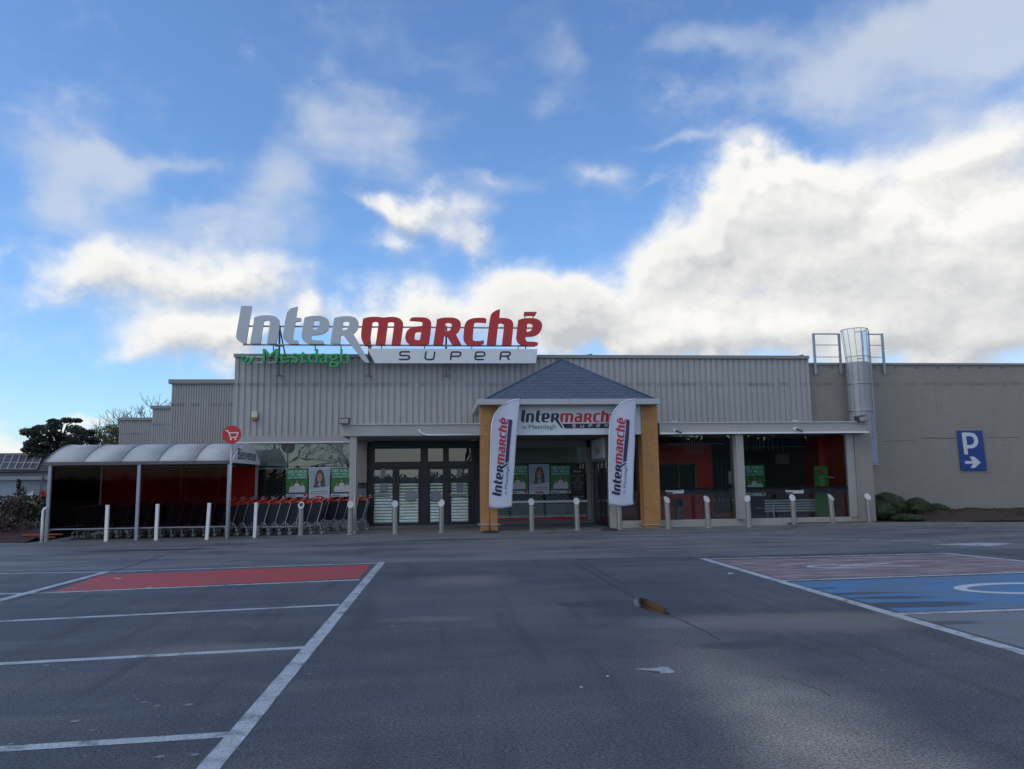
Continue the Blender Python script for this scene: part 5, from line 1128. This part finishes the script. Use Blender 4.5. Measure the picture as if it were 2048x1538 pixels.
# cedar left
YT=48.; rnd=random.Random(4); xt,zt0=P(112,900,YT); cd_=empty('cedar_tree',(xt,YT,0),'dark flat-tiered cedar tree rising behind the house with solar panels','tree')
mb=MB(); mb.tube([(xt+.2,YT,0),(xt+.1,YT,1.6),(xt,YT,2.6),(xt+.3,YT,3.3),(xt+.6,YT,3.9)],[.26,.22,.16,.08,.03],8)
tiers=[(150,843,11,4),(160,842,9,3),(135,848,12,5),(125,855,14,6),(90,851,16,5),(75,856,10,4),(110,862,22,7),(80,866,18,6),(145,862,14,6),(165,864,8,5),(100,874,28,7),(140,875,26,7),(165,880,12,6),(80,884,20,6),(62,893,12,5),(55,900,9,4),(95,893,18,6),(125,890,24,8),(155,893,22,8),(90,908,20,6),(120,905,20,8),(70,905,12,5),(100,920,20,8),(82,925,14,8)]
cs=[]
for (px,py,rx,rz) in tiers:
    x,z=P(px,py,YT); s=YT/1530; y=YT+rnd.uniform(-1.8,1.8); cs.append(((x,y,z),rx*s*1.05,rx*s*1.05,rz*s*1.35))
    mb.tube([(xt+rnd.uniform(0,.4),YT,min(z-.3,3.5)),((x+xt)/2,(y+YT)/2,z-.25),(x,y,z)],[.08,.05,.02],4,False)
mb.build('trunk',barkf,cd_)
for _ in range(30):
    px=rnd.uniform(62,172); py=rnd.uniform(862,918)+abs(px-120)*.05; x,z=P(px,py,YT); s_=YT/1530; cs.append(((x,YT+rnd.uniform(-1.5,1.5),z),9*s_,9*s_,5*s_))
lf=MB(); leaves(lf,cs,330,.070,rnd,.2); lf.build('crown',cedarm,cd_)
# pale yellow-green tree beside it
YT2=62.; rnd=random.Random(8); x,z=P(215,900,YT2); tr=empty('leafy_tree',(x,YT2,0),'thin yellow-green leafy tree between the cedar and the grey rear wall','tree'); ends=[]; mb=MB()
for k in range(3): branch(mb,Vector((x+(k-1)*1.4,YT2,0)),Vector((rnd.uniform(-.15,.15),0,1)),2.1,.13,5,rnd,.35,ends,3,(2,3),.74,30)
mb.build('trunk',barkf,tr); zmax=Z(215,853,YT2)
cs=[]
for (px,py) in ((185,884),(195,872),(205,862),(215,856),(228,858),(238,852),(190,895),(203,880),(218,872),(232,868),(245,862),(212,890),(228,884),(242,878),(236,893),(180,898),(250,870),(200,905),(225,903)):
    x_,z_=P(px,py,YT2); cs.append(((x_,YT2+rnd.uniform(-.5,.5),z_),.42,.5,.34))
lf=MB(); leaves(lf,cs,170,.06,rnd); lf.build('crown',yelm,tr)
# bare tree above the rear blocks
def bare(px,pyb,pyt,Y,seed,lab,n=1,dp=7,L=None,nm='bare_tree',x=None,ht=None,ang=26):
    rnd=random.Random(seed)
    if x is None: x=X(px,pyb,Y); ht=Z(px,pyt,Y)
    t=empty(nm,(x,Y,0),lab,'tree'); mb=MB(); L=ht*.30
    branch(mb,Vector((x,Y,0)),Vector((rnd.uniform(-.05,.05),0,1)),L,ht*(.022 if Y<0 else .034),dp,rnd,.12,None,3,(2,3),.76,ang); mb.build('trunk',barkf,t); 
    # scale so the crown top lands at the measured height
    o=t.children[0]; zm=max(v.co.z for v in o.data.vertices); s=ht/zm
    for v in o.data.vertices: v.co=Vector(((v.co.x-x)*s*1.25+x,(v.co.y-Y)*s+Y,v.co.z*s))
    return t
bare(303,900,784,75,21,'leafless tree showing above the stepped grey rear walls',dp=7)
# shrubs and hedge at the far left
rnd=random.Random(12); x,y=G(32,1072); sb=empty('brown_shrub',(x,24.5,0),'upright reddish brown shrub at the far left beside the shelter','shrub'); mb=MB(); lf=MB(); cs=[]
for (px,py,rx,rz) in ((38,968,4,10),(42,985,8,12),(30,1000,12,14),(44,1010,12,16),(30,1025,14,14),(40,1040,12,12),(25,1045,12,12)):
    xx_,zz_=P(px,py,24.8); cs.append(((xx_,24.8+rnd.uniform(-.2,.2),zz_),rx*.0162,rx*.0162,rz*.0162)); mb.tube([(x+.1,24.8,0),(xx_,24.8,zz_)],[.02,.006],4,False)
mb.build('stems',barkm,sb); leaves(lf,cs,120,.030,rnd); lf.build('foliage',brownm,sb)
rnd=random.Random(14); hd=empty('low_hedge',(X(20,1050,24.2),24.2,0),'low dark straggling hedge on the earth bank at the far left','hedge'); lf=MB(); cs=[]
for i in range(28):
    px=-60+rnd.random()*130; py=rnd.uniform(1038,1070) ; xx_,zz_=P(px,py,24.2+rnd.uniform(-.3,1.)); cs.append(((xx_,24.2+rnd.uniform(-.3,1.2),max(.2,zz_)),.35,.35,.2))
leaves(lf,cs,90,.028,rnd); lf.build('foliage',brownm,hd)
lf=MB(); leaves(lf,[((X(-30+i*8,1030,30),30+rnd.uniform(-1,1),.6),.9,.9,.6) for i in range(16)],160,.07,rnd); o=lf.build('far_hedge',darkhm); tag(o,'dark hedge behind the brown shrub, in front of the white garage','hedge')
# clipped box shrubs on the right bed
def box_shrub(px,py0,py1,w,Y,seed,lab):
    rnd=random.Random(seed); x,zt_=P(px,py0,Y); _,zb_=P(px,py1,Y); zb_=max(.05,zb_); r=w/2*Y/1537; h=zt_-zb_
    t=empty('boxwood_shrub',(x,Y,zb_),lab,'shrub','clipped box shrubs beside the brick pier')
    bm=bmesh.new(); bmesh.ops.create_icosphere(bm,subdivisions=4,radius=1); 
    for v in bm.verts:
        n_=1+.10*mnoise.noise(v.co*2.2+Vector((seed,0,0))); zc=v.co.z; k=(1-.12*max(0,-zc)); v.co=Vector((x+v.co.x*r*n_*k*.97,Y+v.co.y*r*n_*k*.97,zb_+h*.48+zc*h*.5*n_))
    me=D.meshes.new('core'); bm.to_mesh(me); bm.free(); me.materials.append(boxm); core=D.objects.new('crown',me); 
    lf=MB(); vs=[v.co.copy() for v in me.vertices]
    for _ in range(6000):
        v=rnd.choice(vs); q=v+Vector((rnd.gauss(0,.015),rnd.gauss(0,.015),rnd.gauss(0,.015))); s=rnd.uniform(.009,.020); a=Vector((rnd.gauss(0,1),rnd.gauss(0,1),rnd.gauss(0,1))).normalized(); b_=a.orthogonal()
        lf.add([q-a*s-b_*s*.5,q+a*s-b_*s*.5,q+a*s+b_*s*.5,q-a*s+b_*s*.5],[(0,1,2,3)])
    k=len(lf.v); lf.add([tuple(v) for v in vs],[tuple(p.vertices) for p in me.polygons]); D.objects.remove(core) if core.name in D.objects else None
    lf.build('foliage',boxm,t)
    mb=MB(); mb.tube([(x,Y,0.),(x,Y,zb_+.1)],.03,6); mb.build('stem',barkm,t)
box_shrub(1772,985,1046,74,25.2,1,'clipped box shrub against the brick pier, largest of the cluster'); box_shrub(1758,1004,1050,60,24.4,2,'low clipped box shrub in front of the largest one')
box_shrub(1832,996,1042,56,25.4,3,'rounded box shrub with the tallest dome right of the pair at the pier'); box_shrub(1812,1029,1051,66,23.9,4,'flat low box shrub at the very front of the cluster'); box_shrub(1872,1008,1046,50,25.8,5,'smaller box shrub at the right end of the cluster')
rnd=random.Random(33); mb=MB(); 
for i in range(160):
    x=rnd.uniform(14.5,26); y=rnd.uniform(23,26.8); z=.34+rnd.uniform(-.05,.04); mb.tube([(x,y,z-.08),(x+rnd.uniform(-.12,.12),y+rnd.uniform(-.1,.1),z+rnd.uniform(.02,.12))],[.006,.002],3,False)
lf=MB(); leaves(lf,[((rnd.uniform(14.6,27),rnd.uniform(23.2,26.8),.30),.25,.25,.04) for _ in range(150)],22,.018,rnd)
k=len(mb.v); mb.add(lf.v,lf.f); o=mb.build('ground_cover',brownm); tag(o,'dead leaves and twigs scattered over the planted bed','ground cover',kind='stuff')
# house at far left
YH=44.; hs=empty('house',(X(40,950,YH),YH,0),'low pale house with solar panels on its dark roof at far left','house')
xh0=X(-420,950,YH); xh1=X(165,950,YH); zr0=Z(50,941,YH); zr1=Z(50,906,YH+4)
mb=MB(); mb.box(xh0,xh1,YH,YH+8,0,zr0-.1); mb.build('wall',render_,hs)
mb=MB(); mb.add([(xh0-.3,YH-.3,zr0-.06),(xh1+.3,YH-.3,zr0-.06),(xh1+.3,YH+4,zr1),(xh0-.3,YH+4,zr1),(xh0-.3,YH+8.3,zr0),(xh1+.3,YH+8.3,zr0)],[(0,1,2,3),(3,2,5,4),(0,3,4),(1,5,2)]); mb.build('roof',rooft,hs)
def rp(px,py):      # point on the front roof slope
    d=ray(px,py); sl=(zr1-zr0+.06)/4.3; o0=(zr0-.06)-(YH-.3)*sl; t=(o0-H)/(d.z-sl*d.y); return Vector((d.x*t,d.y*t,H+d.z*t))+Vector((0,-.04,.05))
def sol(a,b_,c_,d_):
    pa,pb,pc,pd=[rp(*p) for p in (a,b_,c_,d_)]; mb=MB(); mb.quad(pa,pb,pc,pd); o=mb.build('solar_panel',solar,hs); md=o.modifiers.new('s','SOLIDIFY'); md.thickness=.03
    mb=MB(); 
    for u,v_ in ((pa,pb),(pb,pc),(pc,pd),(pd,pa)): mb.bar(u+Vector((0,-.01,.02)),v_+Vector((0,-.01,.02)),.05)
    mb.build('panel_frame',solfr,o)
for i in range(5):
    xa=13+i*14.6; sol((xa-6.5,927),(xa+8,927),(xa+14.6,912),(xa,912)); sol((xa-13,940.5),(xa+2,940.5),(xa+8,928),(xa-6.5,928))
mb=MB(); mb.bar((xh0,YH-.35,Z(40,955,YH)),(xh1,YH-.35,Z(40,955,YH)),.12); mb.build('gutter',trim,hs)
gr_=empty('garage',(X(60,1000,41),41,0),'pale garage with red and white painted scribbles beside the shelter','garage')
mb=MB(); xa,xb2=X(36,1000,41),X(130,1000,41); mb.box(xa,xb2,41,44,0,Z(60,957,41)); mb.build('wall',render_,gr_)
mb=MB(); mb.box(X(-160,1000,41),X(34,1000,41),41,41.2,0.3,Z(20,961,41)); mb.build('garage_door',garage,gr_)
mb=MB(); mb.bar((xa-4,40.9,Z(60,957,41)),(xb2,40.9,Z(60,957,41)),.14); mb.build('roof_edge',trim,gr_)
mb=MB()
for (c_,m) in (((78,988),0),):
    pass
def scr(px,py,s,seed,mat):
    rnd=random.Random(seed); pts=[]
    x,z=P(px,py,40.95); 
    for i in range(14): pts.append((x+s*math.sin(i*1.9+seed)*rnd.uniform(.4,1),40.97,z+s*math.cos(i*1.4)*rnd.uniform(.3,.9)))
    mb=MB(); mb.tube(pts,.028,4,False); mb.build('painted_scribble',mat,gr_)
scr(82,999,.26,3,redm); scr(87,988,.2,5,redm); scr(66,1010,.28,7,white); scr(60,992,.25,8,white); scr(78,1017,.25,9,white)
mb=MB(); mb.tube([(X(86,952,40.8),40.8,Z(86,952,41)),(X(80,985,40.8),40.8,Z(80,985,41)),(X(70,1035,40.8),40.8,Z(70,1035,41))],.04,5,False); mb.build('cable',darkcap,gr_)
# what the shop windows mirror: bare trees and an added, unseen tree belt that darkens the reflections
for k,(x,Y,ht,sd_) in enumerate(((-30,-38,9,51),(-19,-34,8,52),(-9.5,-40,7.5,53),(2.5,-36,8.5,54))):
    bare(0,0,0,Y,sd_,['leafless tree behind the car park, farthest left','leafless tree behind the car park, second from left','leafless tree behind the car park, third from left','leafless tree behind the car park, nearest the dark belt'][k],x=x,ht=ht,dp=6)
rnd=random.Random(77); lf=MB(); cs=[]
vs=[]; nbx=90
for i in range(nbx+1):
    x=5+i*1.0; h=6.2+1.6*mnoise.noise((x*.35,0,0))+1.0*mnoise.noise((x*1.3,4,0)) if i>3 else 2+i
    vs+=[(x,-39.2,0),(x,-39.0+.4*mnoise.noise((x,2,0)),h*.55),(x,-40.2,h),(x,-42,h*.9),(x,-42,0)]
lf.add(vs,[(5*i+k,5*i+5+k,5*i+6+k,5*i+1+k) for i in range(nbx) for k in range(4)])
vs=[]
for i in range(91):
    x=-85+i*1.0; h=1.9+.9*mnoise.noise((x*.3,9,0))
    vs+=[(x,-43.2,0),(x,-43.4,h*.6),(x,-44.2,h),(x,-45,0)]
lf.add(vs,[(4*i+k,4*i+4+k,4*i+5+k,4*i+1+k) for i in range(90) for k in range(3)])
for i in range(90):
    x=8+rnd.random()*75; cs.append(((x,-40+rnd.uniform(-1,1),rnd.uniform(4.5,7)),2.2,1.2,1.3))
for i in range(40): cs.append(((-70+rnd.random()*80,-44+rnd.uniform(-1,1),1.2),2.6,1.3,1.2))
leaves(lf,cs,130,.22,rnd); mb=MB(); mb.v=lf.v; mb.f=lf.f; o=mb.build('unseen_tree_belt',darkhm); tag(o,'unseen dark belt of evergreens added across the car park to darken the window reflections','trees',kind='stuff')
